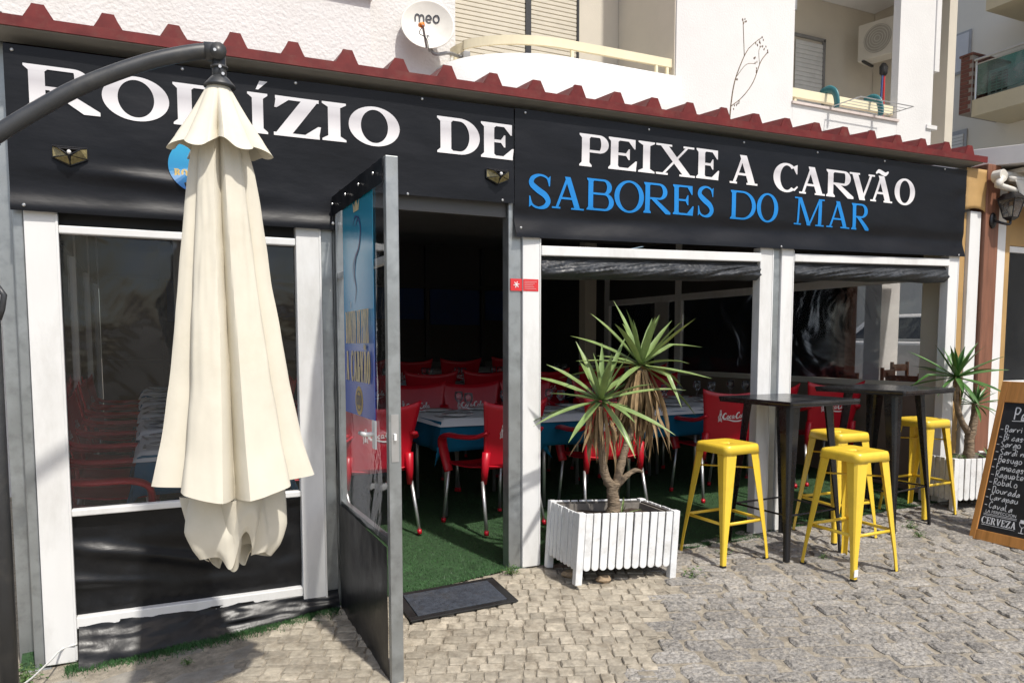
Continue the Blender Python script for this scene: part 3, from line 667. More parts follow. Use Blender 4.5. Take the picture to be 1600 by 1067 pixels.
for z in (.15, .55, 1.0, 1.4, 1.8): MB().lathe([(.008, 0), (.008, .003), (.003, .006)], 8, M=Matrix.Translation((-.012, -.042, z)) @ Matrix.Rotation(rad(90), 4, 'X')).obj('screw', alu, door)
poster_m = ramp_mat('poster_print', [(0, '#3b57b5'), (.28, '#4a66bd'), (.45, '#4f9ccb'), (.72, '#3f9fc4'), (1, '#14849c')], 2, 0, 1.10, .22)
po = MB().box(.225, .815, -.0235, -.0215, 1.152, 2.252); po.v = [(x, y, z-1.152) for x, y, z in po.v]
PO = po.obj('poster', poster_m, door, loc=(0, 0, 1.152))
goldl = mat('pale_gold_print', (.62, .52, .30), .4, var=.3, vs=30)
navy = mat('navy_print', (.03, .06, .20), .4, var=.1)
word('RODÍZIO DE PEIXE', .50, .16, .013, .007).mb(-.0255).obj('lettering', goldl, PO, loc=(.265, 0, .36)); word('A CARVÃO', .50, .15, .026, .010).mb(-.0255).obj('lettering', goldl, PO, loc=(.265, 0, .17))
P = Pen(); P.ring(.52, .075, .075, .072, .001, .001, 0, 360, 40); P.mb(-.0242).obj('emblem', gold, PO)
P = Pen(); P.ring(.52, .075, .052, .050, .046, .044)
for k in range(3): P.ring(.492+k*.028, .078, .012, .026, .006, .018)
P.mb(-.0262).obj('emblem_mark', navy, PO)
P = Pen(); P.poly([(.47, 1.00), (.57, 1.00), (.585, 1.05), (.552, 1.025), (.52, 1.07), (.488, 1.025), (.455, 1.05)]); P.mb(-.0255).obj('crown', goldl, PO)
P = Pen(); P.ribbon([(.50, .93), (.56, .96), (.60, .90), (.56, .82), (.50, .78), (.47, .70), (.50, .62), (.47, .56)], [.006, .012, .018, .02, .018, .012, .01, .004]); P.ribbon([(.45, .94), (.50, .975), (.57, .965)], [.004, .010, .004]); P.ribbon([(.50, .80), (.44, .74), (.46, .66)], [.004, .008, .003])
P.mb(-.0255).obj('fish_drawing', navy, PO)
q = MB(); q.tube([(.80, -.022, 1.09), (.80, -.065, 1.09), (.78, -.07, 1.09), (.70, -.068, 1.088)], [.011, .011, .012, .010], 8); q.obj('lever_handle', china, door, smooth=True)
MB().box(.775, .830, -.030, -.020, 1.02, 1.155).obj('handle_plate', china, door, bevel=.004)
MB().box(DW+.030, DW+.033, -.012, .022, .99, 1.20).obj('lock_plate', alu, door); MB().box(DW+.033, DW+.045, -.002, .010, 1.085, 1.115).obj('latch', china, door, bevel=.002)
MB().lathe([(.016, -.01), (.018, .03)], 10, M=Matrix.Translation((.85, .034, 1.10)) @ Matrix.Rotation(rad(-90), 4, 'X')).obj('knob', china, door)
for z in (.45, 1.95): MB().lathe([(.011, 0), (.011, .11)], 8, (-.012, .012, z)).obj('hinge', steel, door)
# door mat
dm = thing('door_mat', 'dark rubber door mat on the cobbles before the doorway', 'mat', (1.53, -.31, g(1.53, -.31)+.013), rad(-2), rot=(math.atan(.04), -.052, rad(-3)))
matm = mat('mat_rubber', (.034, .041, .055), .75, var=.35, vs=30, bump=.8, bs=150, bdist=.004, dirt='#4a463f', damt=.35, ds=7)
MB().box(-.26, .26, -.16, .16, 0, .012).obj('pile', matm, dm, bevel=.003)
for a in ((-.31, .31, -.205, -.162), (-.31, .31, .162, .205), (-.31, -.262, -.162, .162), (.262, .31, -.162, .162)): MB().box(*a, -.001, .008).obj('border', rubber, dm, bevel=.002)

# ------------------------------------------------------------------ closed cantilever umbrella
ux, uy = .33, -.48
um = thing('cantilever_umbrella', 'closed cream cantilever umbrella hanging from a charcoal arm', 'umbrella', (0, -.583, .192)); 
pz = -.47
q = MB(); q.tube([(-.595, uy, pz), (-.592, uy, 2.30)], .037, 16); q.obj('pole', polem, um, smooth=True)
q = MB(); q.tube([(-.592, uy, 2.08), (-.592, uy, 2.30)], .044, 16); q.obj('collar', polem, um, bevel=.004)
for z in (2.10, 2.14, 1.80, 1.72): MB().tube([(-.592, uy, z), (-.592, uy, z+.006)], .0405, 16).obj('clamp_band', alu if z > 2 else rubber, um)
arm = spline([(-.575, uy, 2.245), (-.42, uy, 2.37), (-.22, uy, 2.515), (.02, uy, 2.645), (.20, uy, 2.715), (.30, uy, 2.742)], 6)
q = MB(); q.tube(arm, .030, 14, flat=(1, 1.15, (0, 0, 1))); q.obj('arm', polem, um, smooth=True)
q = MB(); q.tube([(-.60, uy, 2.19), (-.585, uy, 2.25), (-.55, uy, 2.275)], .046, 14); q.obj('arm_joint', polem, um, smooth=True)
q = MB(); q.tube([(.275, uy, 2.736), (.345, uy, 2.742)], .041, 14); q.tube([(.33, uy-.045, 2.735), (.33, uy+.045, 2.735)], .036, 14); q.obj('end_cap', polem, um, smooth=True)
q = MB(); q.tube([(.335, uy, 2.735), (.335, uy, 2.655), (.335, uy, 2.60)], [.030, .032, .033], 14); q.tube([(.335, uy, 2.668), (.335, uy, 2.678)], .038, 14); q.obj('hanger', polem, um, smooth=True)
q = MB(); q.lathe([(.030, .05), (.045, .035), (.068, .008), (.070, 0), (.02, -.005)], 20, (.335, uy, 2.585)); q.obj('hub_cap', polem, um, smooth=True)
for dx, dz in ((-.02, .0), (.0, -.07), (.012, -.1)): MB().lathe([(.007, 0), (.007, .006)], 8, M=Matrix.Translation((.335+dx, uy-.040, 2.735+dz)) @ Matrix.Rotation(rad(90), 4, 'X')).obj('bolt', alu, um)
STAR = [(0, .74), (20, .98), (42, .60), (70, .96), (98, .55), (126, .97), (152, .62), (176, .70), (199, 1.04), (216, .76), (230, .97), (258, .93), (267.5, .40), (277, .95), (309, .97), (322, .74), (341, 1.06), (360, .74)]
def star(th, sharp=1.0):
    d = math.degrees(th) % 360
    for (a0, r0), (a1, r1) in zip(STAR[:-1], STAR[1:]):
        if d <= a1:
            t = (d-a0)/(a1-a0); x0, y0, x1, y1 = r0*math.cos(rad(a0)), r0*math.sin(rad(a0)), r1*math.cos(rad(a1)), r1*math.sin(rad(a1))
            r_ = math.hypot(lerp(x0, x1, t), lerp(y0, y1, t)); return lerp(.85, r_*(1+.05*math.sin(PI*t)), sharp)
    return 1
def canopy(a, b):
    th = a*2*PI; tw = th+.10*math.sin(b*4+.5)*(1-b)
    base = interp(b, [0, .03, .10, .22, .45, .75, .9, 1], [.046, .062, .112, .152, .200, .268, .318, .362])
    r_ = base*star(tw, interp(b, [0, .06, .2, 1], [.05, .35, .75, 1.0]))
    r_ += (.008*nz3(math.cos(th)*3, math.sin(th)*3, b*4)+.004*nz3(math.cos(th)*9, math.sin(th)*9, b*11))*min(1, b*3)
    d = math.degrees(th) % 360; front = math.exp(-((d-268)/40)**2)
    z = lerp(2.59, .79, b)-interp(b, [.7, 1], [0, 1])*(.085*front+.02*nz3(a*6, 2, 3))
    return (ux+r_*math.cos(th)+.015*b*b, uy+r_*.80*math.sin(th), z)
q = MB(); q.grid(240, 70, canopy, closed=True); q.obj('canopy', fabric, um, smooth=True, solid=.0016).modifiers.new('edges', 'EDGE_SPLIT').split_angle = rad(34)
def vent(a, b):
    th = a*2*PI; st_ = star(th+.12, .9)
    base = interp(b, [0, .15, .5, .85, 1], [.047, .074, .128, .185, .215])
    r_ = base*lerp(.92, st_+.06, min(1, b*1.3))+.012*math.sin(th*11+1)*b*b
    z = lerp(2.594, 2.30, b)+b*b*(.045*(.8-st_)+.018*math.sin(th*7+.6)+.02*nz3(a*5, 3, 1))
    return (ux+r_*math.cos(th), uy+r_*.95*math.sin(th), z)
q = MB(); q.grid(220, 26, vent, closed=True); q.obj('vent_flounce', fabric, um, smooth=True, solid=.0016).modifiers.new('edges', 'EDGE_SPLIT').split_angle = rad(45)
def lower(a, b):
    th = a*2*PI; d = math.degrees(th) % 360
    base = interp(b, [0, .3, .7, .9, 1], [.11, .235, .235, .20, .17])
    r_ = base*(.80+.20*math.sin(th*5+.8+b*1.2)+.10*math.sin(th*9+2-b*2.0)*b)+.025*nz3(math.cos(th)*3, math.sin(th)*3, b*3)*b
    hem = .40-.16*math.exp(-((d-284)/14)**2)+.06*math.exp(-((d-258)/16)**2)-.05*math.exp(-((d-225)/20)**2)-.02*math.exp(-((d-305)/12)**2)
    z = .88-b*(hem+.08)-.02*math.sin(th*5+.8)*b
    return (ux+r_*math.cos(th)+.01, uy+r_*.78*math.sin(th), z)
q = MB(); q.grid(220, 30, lower, closed=True); q.obj('gathered_hem', fabric, um, smooth=True, solid=.0016).modifiers.new('edges', 'EDGE_SPLIT').split_angle = rad(45)
def lower2(a, b):
    th = a*2*PI
    r_ = interp(b, [0, .6, 1], [.20, .16, .09])*(.78+.22*math.sin(th*4+2.2)+.14*math.sin(th*7-b*2))
    return (ux+r_*math.cos(th)+.0, uy+r_*.8*math.sin(th)+.02, .70-b*(.30+.06*math.sin(th*3)))
q = MB(); q.grid(160, 20, lower2, closed=True); q.obj('inner_hem', fabric, um, smooth=True, solid=.0016).modifiers.new('edges', 'EDGE_SPLIT').split_angle = rad(45)
q = MB(); q.tube([(ux, uy, 2.58), (ux, uy, .75)], .02, 10); q.obj('centre_mast', polem, um)
q = MB(); q.tube([(-.56, uy-.02, 1.66), (-.535, uy-.03, 1.62), (-.545, uy-.03, 1.56), (-.56, uy-.02, 1.52)], .012, 8); q.obj('crank_handle', polem, um, smooth=True)
MB().lathe([(.075, 0), (.07, .05), (.045, .09), (.042, .16)], 16, (-.595, uy, pz)).obj('foot_sleeve', polem, um, smooth=True)
for a in (0, 1): MB().box(-.95, -.25, -.035, .035, -.02, .012, Matrix.Translation((0, 0, 0))).obj('base_bar', polem, um, loc=(-.595 if a else 0, uy, pz) if not a else (-.595, uy-.60, pz), rot=(0, 0, 0 if not a else rad(90)), bevel=.004)
# bring the umbrella to its real size, with its origin at the foot of the pole
UF = Vector((-.515, -.998, -.215)); UM = Matrix.Translation(Vector((0, -.583, .192))-UF) @ Matrix.Scale(.865, 4)
for ch in um.children: ch.data.transform(UM @ ch.matrix_basis); ch.matrix_basis = Matrix.Identity(4)
um.location = UF
q = MB(); q.tube(spline([(-.70, uy-.05, -.02), (-.56, uy-.03, -.055), (-.48, uy+.25, -.075), (-.44, -.055, -.08), (-.37, -.05, -.065)], 5), .0045, 6); tag(q.obj('rope', mat('white_rope', (.6, .6, .58), .8, bump=.5, bs=200), smooth=True), 'thin white cord tied between umbrella pole and white post', 'rope')

# ------------------------------------------------------------------ planters
def planter(loc, rot, W, D, H, label, n_front, n_side):
    t = thing('planter', label, 'planter', loc, rot=rot)
    r_ = random.Random(int(loc[0]*100))
    def slat(x, y, ax, w_, h0, h1):
        pts = [(-w_/2, h0+.02)]+[(w_/2*math.cos(PI+PI*k/6), h0+.02+w_*.42*math.sin(PI+PI*k/6)) for k in range(1, 6)]+[(w_/2, h0+.02), (w_/2, h1), (-w_/2, h1)]
        q = MB(); q.prism(pts, -.006, .006, 'y'); o = q.obj('slat', planterw, t, bevel=.0025, loc=(x, y, 0), rot=(r_.uniform(-.012, .012), r_.uniform(-.008, .008), 0 if ax == 'x' else rad(90)))
    pw = W/n_front
    for i in range(1, n_front): slat(-W/2+pw*(i+.0), -D/2-.006, 'x', pw*.84, .045, H-.012)
    for i in range(1, n_front): slat(-W/2+pw*(i+.0), D/2+.006, 'x', pw*.84, .045, H-.012)
    pd = D/n_side
    for s_ in (-1, 1):
        for i in range(1, n_side): slat(s_*(W/2+.006), -D/2+pd*i, 'y', pd*.84, .045, H-.012)
    for sx in (-1, 1):
        for sy in (-1, 1): MB().box(sx*(W/2-.004)-.022, sx*(W/2-.004)+.022, sy*(D/2-.004)-.022, sy*(D/2-.004)+.022, -.035, H-.008).obj('corner_post', planterw, t, bevel=.003)
    for z in (.10, H-.07):
        MB().box(-W/2+.02, W/2-.02, -D/2+.002, -D/2+.022, z, z+.05).obj('batten', mat('dark_batten', (.10, .09, .08), .9, var=.3), t); MB().box(-W/2+.02, W/2-.02, D/2-.022, D/2-.002, z, z+.05).obj('batten', mat('dark_batten', (.10, .09, .08), .9, var=.3), t)
        MB().box(-W/2+.002, -W/2+.022, -D/2+.024, D/2-.024, z, z+.05).obj('batten', mat('dark_batten', (.10, .09, .08), .9, var=.3), t); MB().box(W/2-.022, W/2-.002, -D/2+.024, D/2-.024, z, z+.05).obj('batten', mat('dark_batten', (.10, .09, .08), .9, var=.3), t)
    gw = mat('grey_wood', (.20, .18, .155), .9, var=.3, vs=9, bump=.5, bs=30)
    for a in ((-W/2+.023, W/2-.023, -D/2+.023, -D/2+.035), (-W/2+.023, W/2-.023, D/2-.035, D/2-.023)): MB().box(*a, .06, H-.03).obj('liner_board', gw, t)
    for a in ((-W/2+.023, -W/2+.035, -D/2+.036, D/2-.036), (W/2-.035, W/2-.023, -D/2+.036, D/2-.036)): MB().box(*a, .06, H-.03).obj('liner_board', gw, t)
    q = MB(); q.grid(18, 14, lambda a, b: (lerp(-W/2+.036, W/2-.036, a), lerp(-D/2+.036, D/2-.036, b), H-.075+.025*nz3(a*5, b*5, 2))); q.obj('soil', soil, t)
    MB().box(-W/2+.02, W/2-.02, -D/2+.02, D/2-.02, .05, .07).obj('floor_board', gw, t)
    return t
PL = planter((2.565, -.315, .025), (0, rad(3.4), rad(-3)), .66, .40, .40, 'white slatted planter propped on stones holding the large yucca', 12, 8)
planter((6.20, -.165, g(6.2, -.165)+.03), (0, 0, rad(-14)), .56, .36, .40, 'white slatted planter beside the wooden post and chalkboard', 10, 6)
for x, y, s_, l_ in ((2.30, -.30, .05, 'rounded stone propping the planter by the white post'), (2.44, -.45, .042, 'yellowish stone wedged under the front of the planter')):
    q = MB(); q.lathe([(.001, -.6), (.7, -.5), (1, 0), (.8, .5), (.3, .7), (.001, .72)], 12); q.v = [(vx*(1+.3*nz3(vx*1.3, vy*1.3, vz)), vy*(1+.25*nz3(vy, vx, vz+3)), vz*(1+.3*nz3(vz, vx, vy))) for vx, vy, vz in q.v]
    o = q.obj('stone', mat('warm_stone', (.34, .25, .16), .85, var=.3, vs=3, bump=.6, bs=8), smooth=False, loc=(x, y, g(x, y)+s_*.45)); o.scale = (s_*1.3, s_, s_*.8); tag(o, l_, 'stone')

# ------------------------------------------------------------------ yuccas
def leaf_mesh(L, W, droop, seed, twist=0, kink=None):
    r_ = random.Random(seed); n = 10; q = MB(); tw = r_.uniform(-twist, twist)
    P = Vector((0, 0, 0)); ang = 0; path = []
    for i in range(n+1):
        t = i/n; path.append(P.copy()); ang = droop*t**1.8+(kink[1] if kink and t > kink[0] else 0)
        P += Vector((math.cos(ang), 0, -math.sin(ang)))*(L/n)
    for i, p in enumerate(path):
        t = i/n; w_ = W*(interp(t, [0, .08, .35, .7, 1], [.85, .62, 1.0, .72, .03])); c = w_*.28
        a = tw*t
        for y, z in ((-w_/2, c), (0, 0), (w_/2, c)): q.v.append((p.x, p.y+y*math.cos(a), p.z+z+y*math.sin(a)))
    q.f = [(i*3+k, i*3+k+1, i*3+k+4, i*3+k+3) for i in range(n) for k in (0, 1)]
    return q
def yucca(base, trunks, heads, label, mgreen, seed):
    t = thing('yucca', label, 'plant', base); r_ = random.Random(seed)
    for pts, rs in trunks:
        P = spline(pts, 6); R_ = [interp(i/6, list(range(len(rs))), rs)*(1+.10*nz3(i*1.1, seed)) for i in range(len(P))]
        q = MB(); q.tube(P, R_, 12)
        q.v = [(x+.006*nz3(x*40, y*40, z*60), y+.006*nz3(x*40+5, y*40, z*60), z) for x, y, z in q.v]
        q.obj('trunk', bark, t, smooth=True)
    for hp, up, nl, L, W, ndead, deadL in heads:
        up = Vector(up).normalized(); M0 = Vector((0, 0, 1)).rotation_difference(up).to_matrix().to_4x4()
        for i in range(nl):
            f = (i+.5)/nl; el = lerp(84, -28, f**.95)+r_.uniform(-7, 7); az = i*137.5+r_.uniform(-14, 14); Ll = L*lerp(.62, 1.0, min(1, f*2.2))*r_.uniform(.85, 1.1)
            q = leaf_mesh(Ll, W*r_.uniform(.85, 1.15), r_.uniform(.0, .25)+.55*f*f*r_.random(), seed*100+i, .5, (r_.uniform(.45, .7), r_.uniform(.4, .9)) if r_.random() < .10 and f > .4 else None)
            o = q.obj('leaf', mgreen, t, smooth=True)
            M = Matrix.Translation(hp) @ M0 @ Matrix.Rotation(rad(az), 4, 'Z') @ Matrix.Rotation(rad(-el), 4, 'Y') @ Matrix.Translation((.012, 0, 0)); o.matrix_local = M
        for i in range(ndead):
            az = r_.uniform(0, 360); q = leaf_mesh(deadL*r_.uniform(.45, 1.15), W*r_.uniform(.3, .75), r_.uniform(.1, .6), seed*300+i, 2.5, (r_.uniform(.3, .6), r_.uniform(-.3, .5)))
            o = q.obj('dead_leaf', deadleaf, t, smooth=True)
            M = Matrix.Translation(Vector(hp)-up*r_.uniform(.02, .15)) @ Matrix.Rotation(rad(az), 4, 'Z') @ Matrix.Translation((r_.uniform(.01, .06), 0, 0)) @ Matrix.Rotation(rad(r_.uniform(58, 86)), 4, 'Y'); o.matrix_local = M
    return t
YB = Vector((2.585, -.315, .36))
yucca(YB, [([(0, 0, -.03), (.01, 0, .06), (-.005, 0, .14), (.01, 0, .20)], [.050, .040, .034, .040]),
           ([(.0, 0, .17), (-.055, .0, .24), (-.085, 0, .40), (-.095, 0, .56), (-.10, -.01, .69)], [.032, .026, .022, .020, .018]),
           ([(.02, 0, .17), (.055, .01, .27), (.10, .01, .42), (.13, 0, .50)], [.030, .026, .022, .017]),
           ([(.03, .0, .18), (.09, -.02, .24), (.145, -.03, .27), (.20, -.03, .255)], [.022, .018, .014, .007]),
           ([(.06, .03, .28), (.15, .06, .45), (.21, .06, .66), (.225, .04, .90)], [.024, .022, .022, .022])],
      [((-.10, -.01, .71), (-.12, -.25, 1), 24, .48, .042, 34, .32), ((.225, .04, .92), (.02, -.15, 1), 27, .50, .048, 120, .50)],
      'large two-headed yucca with brown dead skirt in the white planter', leafm, 3)
# small offshoot in the same planter
yucca(Vector((2.62, -.36, .335)), [([(0, 0, -.02), (0, 0, .02)], [.012, .010])], [((0, 0, .02), (0, 0, 1), 9, .14, .014, 0, .1)], 'small green offshoot at the foot of the large yucca', leafm, 9)
yucca(Vector((6.22, -.16, .44)), [([(0, 0, -.03), (.0, 0, .10), (.0, 0, .20), (.02, 0, .27)], [.045, .040, .038, .042]),
           ([(.0, 0, .22), (-.10, 0, .32), (-.18, 0, .46), (-.20, 0, .62), (-.21, 0, .70)], [.030, .024, .022, .022, .02]),
           ([(.02, 0, .24), (.05, 0, .36), (.05, 0, .48)], [.034, .030, .026])],
      [((-.21, 0, .70), (-.05, -.2, 1), 30, .38, .040, 3, .2), ((.05, 0, .47), (.0, -.3, 1), 22, .24, .028, 2, .15)],
      'dark green two-headed yucca in the planter beside the wooden post', leafd, 5)
yucca(Vector((6.40, -.22, .42)), [([(0, 0, -.02), (0, 0, .02)], [.012, .010])], [((0, 0, .02), (0, 0, 1), 12, .17, .022, 0, .1)], 'small leafy yucca sprout in the planter by the chalkboard', leafd, 12)
def weed(x, y, s_, n, label, z=None):
    t = thing('weed', label, 'weed', (x, y, (g(x, y) if z is None else z)), group=None); r_ = random.Random(int(x*977+y*31))
    q = MB()
    for i in range(n):
        a = r_.uniform(0, 2*PI); L = s_*r_.uniform(.5, 1); e = r_.uniform(.2, 1.4); d = Vector((math.cos(a)*math.cos(e), math.sin(a)*math.cos(e), math.sin(e)))
        p = d*L; q.tube([(0, 0, 0), d*L*.5+Vector((0, 0, .01)), p], .0012, 4)
    q.obj('stem', weedm, t)
    q = MB()
    for i in range(n*5):
        a = r_.uniform(0, 2*PI); L = s_*r_.uniform(.15, 1); e = r_.uniform(.2, 1.3); p = Vector((math.cos(a)*math.cos(e), math.sin(a)*math.cos(e), math.sin(e)))*L
        u = Vector((r_.gauss(0, 1), r_.gauss(0, 1), r_.gauss(0, .5))).normalized()*s_*.13; v_ = u.cross(Vector((r_.gauss(0, 1), r_.gauss(0, 1), 1))).normalized()*s_*.05
        q.add([p-u, p+v_, p+u, p-v_], [(0, 1, 2, 3)])
    stuff(q.obj('leaves', weedm, t))
weed(3.47, -.33, .075, 14, 'green weed tuft under the stool by the large planter'); weed(3.62, -.12, .07, 12, 'sparse weed behind the stool nearest the large planter'); weed(2.98, -.62, .10, 7, 'thin wiry weed in the street beside the white planter')
weed(5.15, -.45, .07, 16, 'low weed tuft between second bar table and chalkboard'); weed(5.02, -.62, .06, 14, 'small weed in the cobbles before the second bar table'); weed(4.02, -.66, .05, 9, 'yellow-green weed sprig under the stool with chipped foot')
weed(1.98, -.10, .07, 22, 'weed growing at the foot of the steel door jamb'); weed(-.58, -.16, .10, 22, 'leafy weed at the foot of the left steel post'); weed(.12, -.36, .04, 14, 'tiny weed on the concrete strip below the left window')
weed(6.02, -.20, .10, 40, 'leafy ground plant spilling in the planter by the wooden post', .42)

# ------------------------------------------------------------------ stools and bar tables
def lleg(q, top, bot, wt, wb, th=.004, bulge=None):
    """L-section pressed leg from top corner to bottom corner; top/bot are outer corner points, sx, sy inward signs"""
    (x0, y0, z0), (x1, y1, z1) = top, bot; sx = -1 if x0 > 0 else 1; sy = -1 if y0 > 0 else 1; n = 12; pr = []
    for i in range(n+1):
        t = i/n; w_ = interp(t, [0, .72, .86, 1], [wt, lerp(wt, wb, .82), wb*1.02, wb]); x, y, z = lerp(x0, x1, t), lerp(y0, y1, t), lerp(z0, z1, t); c = w_*.22
        o = .0
        sec = [(w_, 0), (c*1.6, 0), (c*.5, c*.5), (0, c*1.6), (0, w_)]
        inn = [(th, w_), (th, c*1.6+th*.4), (c*.5+th*.8, c*.5+th*.8), (c*1.6+th*.4, th), (w_, th)]
        pr.append([(x+sx*a, y+sy*b, z) for a, b in sec+inn])
    m_ = 10; vs = [p for s_ in pr for p in s_]; fs = []
    for i in range(n):
        for k in range(m_): fs.append((i*m_+k, i*m_+(k+1) % m_, (i+1)*m_+(k+1) % m_, (i+1)*m_+k))
    fs += [tuple(range(m_-1, -1, -1)), tuple(n*m_+k for k in range(m_))]
    q.add(vs, fs)
def rsq(a, r_, n=5):
    out = []
    for cx, cy, s0 in ((1, 1, 0), (-1, 1, 90), (-1, -1, 180), (1, -1, 270)):
        for k in range(n+1):
            t = rad(s0+90*k/n); out.append((cx*(a-r_)+r_*math.cos(t), cy*(a-r_)+r_*math.sin(t)))
    return out
def make_stool():
    t = thing('bar_stool', 'x', 'stool'); H = .775
    q = MB(); R0 = [(rsq(.158, .045), H-.060), (rsq(.153, .043), H-.018), (rsq(.148, .042), H-.004), (rsq(.136, .040), H), (rsq(.120, .036), H-.003), (rsq(.045, .022), H-.006)]
    n = len(R0[0][0])
    for ring, z in R0: q.v += [(x, y, z) for x, y in ring]
    q.f = [(i*n+k, i*n+(k+1) % n, (i+1)*n+(k+1) % n, (i+1)*n+k) for i in range(len(R0)-1) for k in range(n)]
    # grip slot in the middle
    sl = [(x*.030/.045, y*.013/.045, H-.008) for x, y in rsq(.045, .022)]; dn = [(x, y, H-.03) for x, y, z in sl]; k0 = (len(R0)-1)*n; b0 = len(q.v); q.v += sl+dn
    q.f += [(k0+k, k0+(k+1) % n, b0+(k+1) % n, b0+k) for k in range(n)]+[(b0+k, b0+(k+1) % n, b0+n+(k+1) % n, b0+n+k) for k in range(n)]
    o = q.obj('seat', yellow, t, smooth=True, solid=.003, off=-1)
    for sx in (-1, 1):
        for sy in (-1, 1):
            q = MB(); lleg(q, (sx*.150, sy*.150, H-.045), (sx*.208, sy*.208, .012), .088, .030); lg = q.obj('leg', yellow, t, bevel=.0015)
            MB().box(min(sx*.209, sx*.178), max(sx*.209, sx*.178), min(sy*.209, sy*.178), max(sy*.209, sy*.178), 0, .014).obj('foot_cap', rubber, lg, bevel=.003)
    for a in range(4):
        M = Matrix.Rotation(a*PI/2, 4, 'Z')
        q = MB(); q.tube([M @ Vector((-.168, -.176, .27)), M @ Vector((.168, -.176, .27))], .009, 8, flat=(.6, 1.2, (0, 0, 1))); q.obj('foot_rail', yellow, t, smooth=True)
    for a in (0, 1):
        M = Matrix.Rotation(a*PI/2+PI/4, 4, 'Z')
        q = MB(); q.tube([M @ Vector((-.21, 0, .60+a*.012)), M @ Vector((.21, 0, .60+a*.012))], .006, 6); q.obj('cross_brace', yellow, t, smooth=True)
    return t
stool = make_stool(); us = []
for x, y, a, l_ in ((3.46, -.33, 4, 'yellow metal bar stool standing next to the large white planter'), (4.03, -.86, 2, 'yellow metal bar stool with a white chip on one foot, out in the street'),
                    (4.52, -.30, -3, 'yellow metal bar stool tucked between the two black bar tables'), (5.60, -.16, 3, 'yellow metal bar stool between far bar table and smaller planter')):
    o = place(stool, us, (x, y, g(x, y)), rad(a), l_, 'yellow bar stools'); o.rotation_euler = (math.atan(.04)*.5, 0, rad(a))
    if len(us) == 2: MB().box(-.2115, -.1775, -.2125, -.209, .03, .075).obj('paint_chip', china, o, bevel=.001)
def make_bar_table(label, loc, rz, W):
    t = thing('bar_table', label, 'table', loc, rz, 'black bar tables'); H = 1.055; a = W/2
    topm = mat('table_top_black', (.018, .018, .020), .22, var=.4, vs=6, bump=.1, bs=30, dirt='#5c5c5c', damt=.35, ds=3)
    q = MB(); q.prism(rsq(a, .02), H-.022, H, 'z'); tp = q.obj('table_top', topm, t, bevel=.004)
    q = MB(); q.prism(rsq(a-.004, .02), H-.036, H-.0225, 'z'); q.obj('rim', blackpaint, t)
    for sx in (-1, 1):
        for sy in (-1, 1):
            q = MB(); lleg(q, (sx*.215, sy*.215, H-.037), (sx*.268, sy*.268, .0), .095, .032); q.obj('leg', blackpaint, t, bevel=.0015)
    for k in range(4):
        M = Matrix.Rotation(k*PI/2, 4, 'Z'); q = MB(); q.tube([M @ Vector((-.225, -.235, .30)), M @ Vector((.225, -.235, .30))], .007, 6); q.obj('brace', blackpaint, t)
    return t
make_bar_table('square black metal bar table behind the stool with chipped foot', (3.96, -.37, g(3.96, -.37)), rad(3), .66)
make_bar_table('square black metal bar table near the smaller planter', (5.09, -.22, g(5.09, -.22)), rad(9), .72)

# ------------------------------------------------------------------ chalkboard A-sign
sg = thing('chalkboard_sign', 'wooden A-frame chalkboard with handwritten fish menu', 'sign', (5.36, -.77, g(5.4, -.9)), rad(-90))
lean = math.atan2(.30, 1.13)
SW, SH = .66, 1.17
SB = MB().box(.044, SW-.044, -.004, .006, .07, SH-.15).obj('slate', board, sg, rot=(-lean, 0, 0))
def SP(nm, x0, x1, z0, z1, y0=-.012, y1=.012, m_=wood_o, b=.003): return MB().box(x0, x1, y0, y1, z0, z1).obj(nm, m_, SB, bevel=b)
SP('frame_stile', 0, .045, 0, SH); SP('frame_stile', SW-.045, SW, 0, SH); SP('frame_rail', .046, SW-.046, 0, .075); SP('frame_rail', .046, SW-.046, SH-.155, SH-.001)
for i, t_ in enumerate(['-Barriga', '-Bicas', '-Sargo', '-Sardinha', '-Besugo', '-Fanecas', '-Raquetes', '-Robalo', '-Dourada', '-Carapau', '-Cavala']):
    z = .800-.0555*i
    hand(t_, .046).mb(-.0055).obj('chalk_writing', chalk, SB, loc=(.055+RND.uniform(-.004, .008), 0, z), rot=(0, RND.uniform(-.03, .05), 0))
hand('Peixe', .085).mb(-.0055).obj('chalk_writing', chalk, SB, loc=(.125, 0, .895))
P = Pen(); P.ribbon([(.125, .882), (.30, .889), (.46, .882)], .005); P.mb(-.0055).obj('underline', chalk, SB)
sans('LA PERFECCIÓN', .030, chalk, SB, (.075, -.0050, .205), (0, 0, 0)); word('CERVEZA', .25, .050, .009, .004).mb(-.005).obj('lettering', chalk, SB, loc=(.06, 0, .125))
P = Pen()
for z in (.195, .186, .115): P.rect(.065, .30, z, z+.003)
P.ring(.345, .185, .024, .04, .020, .036, 180, 360); P.rect(.342, .348, .11, .146); P.rect(.327, .363, .106, .111); P.rect(.326, .364, .175, .200); P.mb(-.005).obj('glass_drawing', chalk, SB)
q = MB(); q.hexa([(.0, .60, 0), (SW, .60, 0), (SW, .62, 0), (0, .62, 0)], [(.0, .335, SH*.95), (SW, .335, SH*.95), (SW, .355, SH*.95), (0, .355, SH*.95)]); q.obj('rear_board', wood_o, sg)

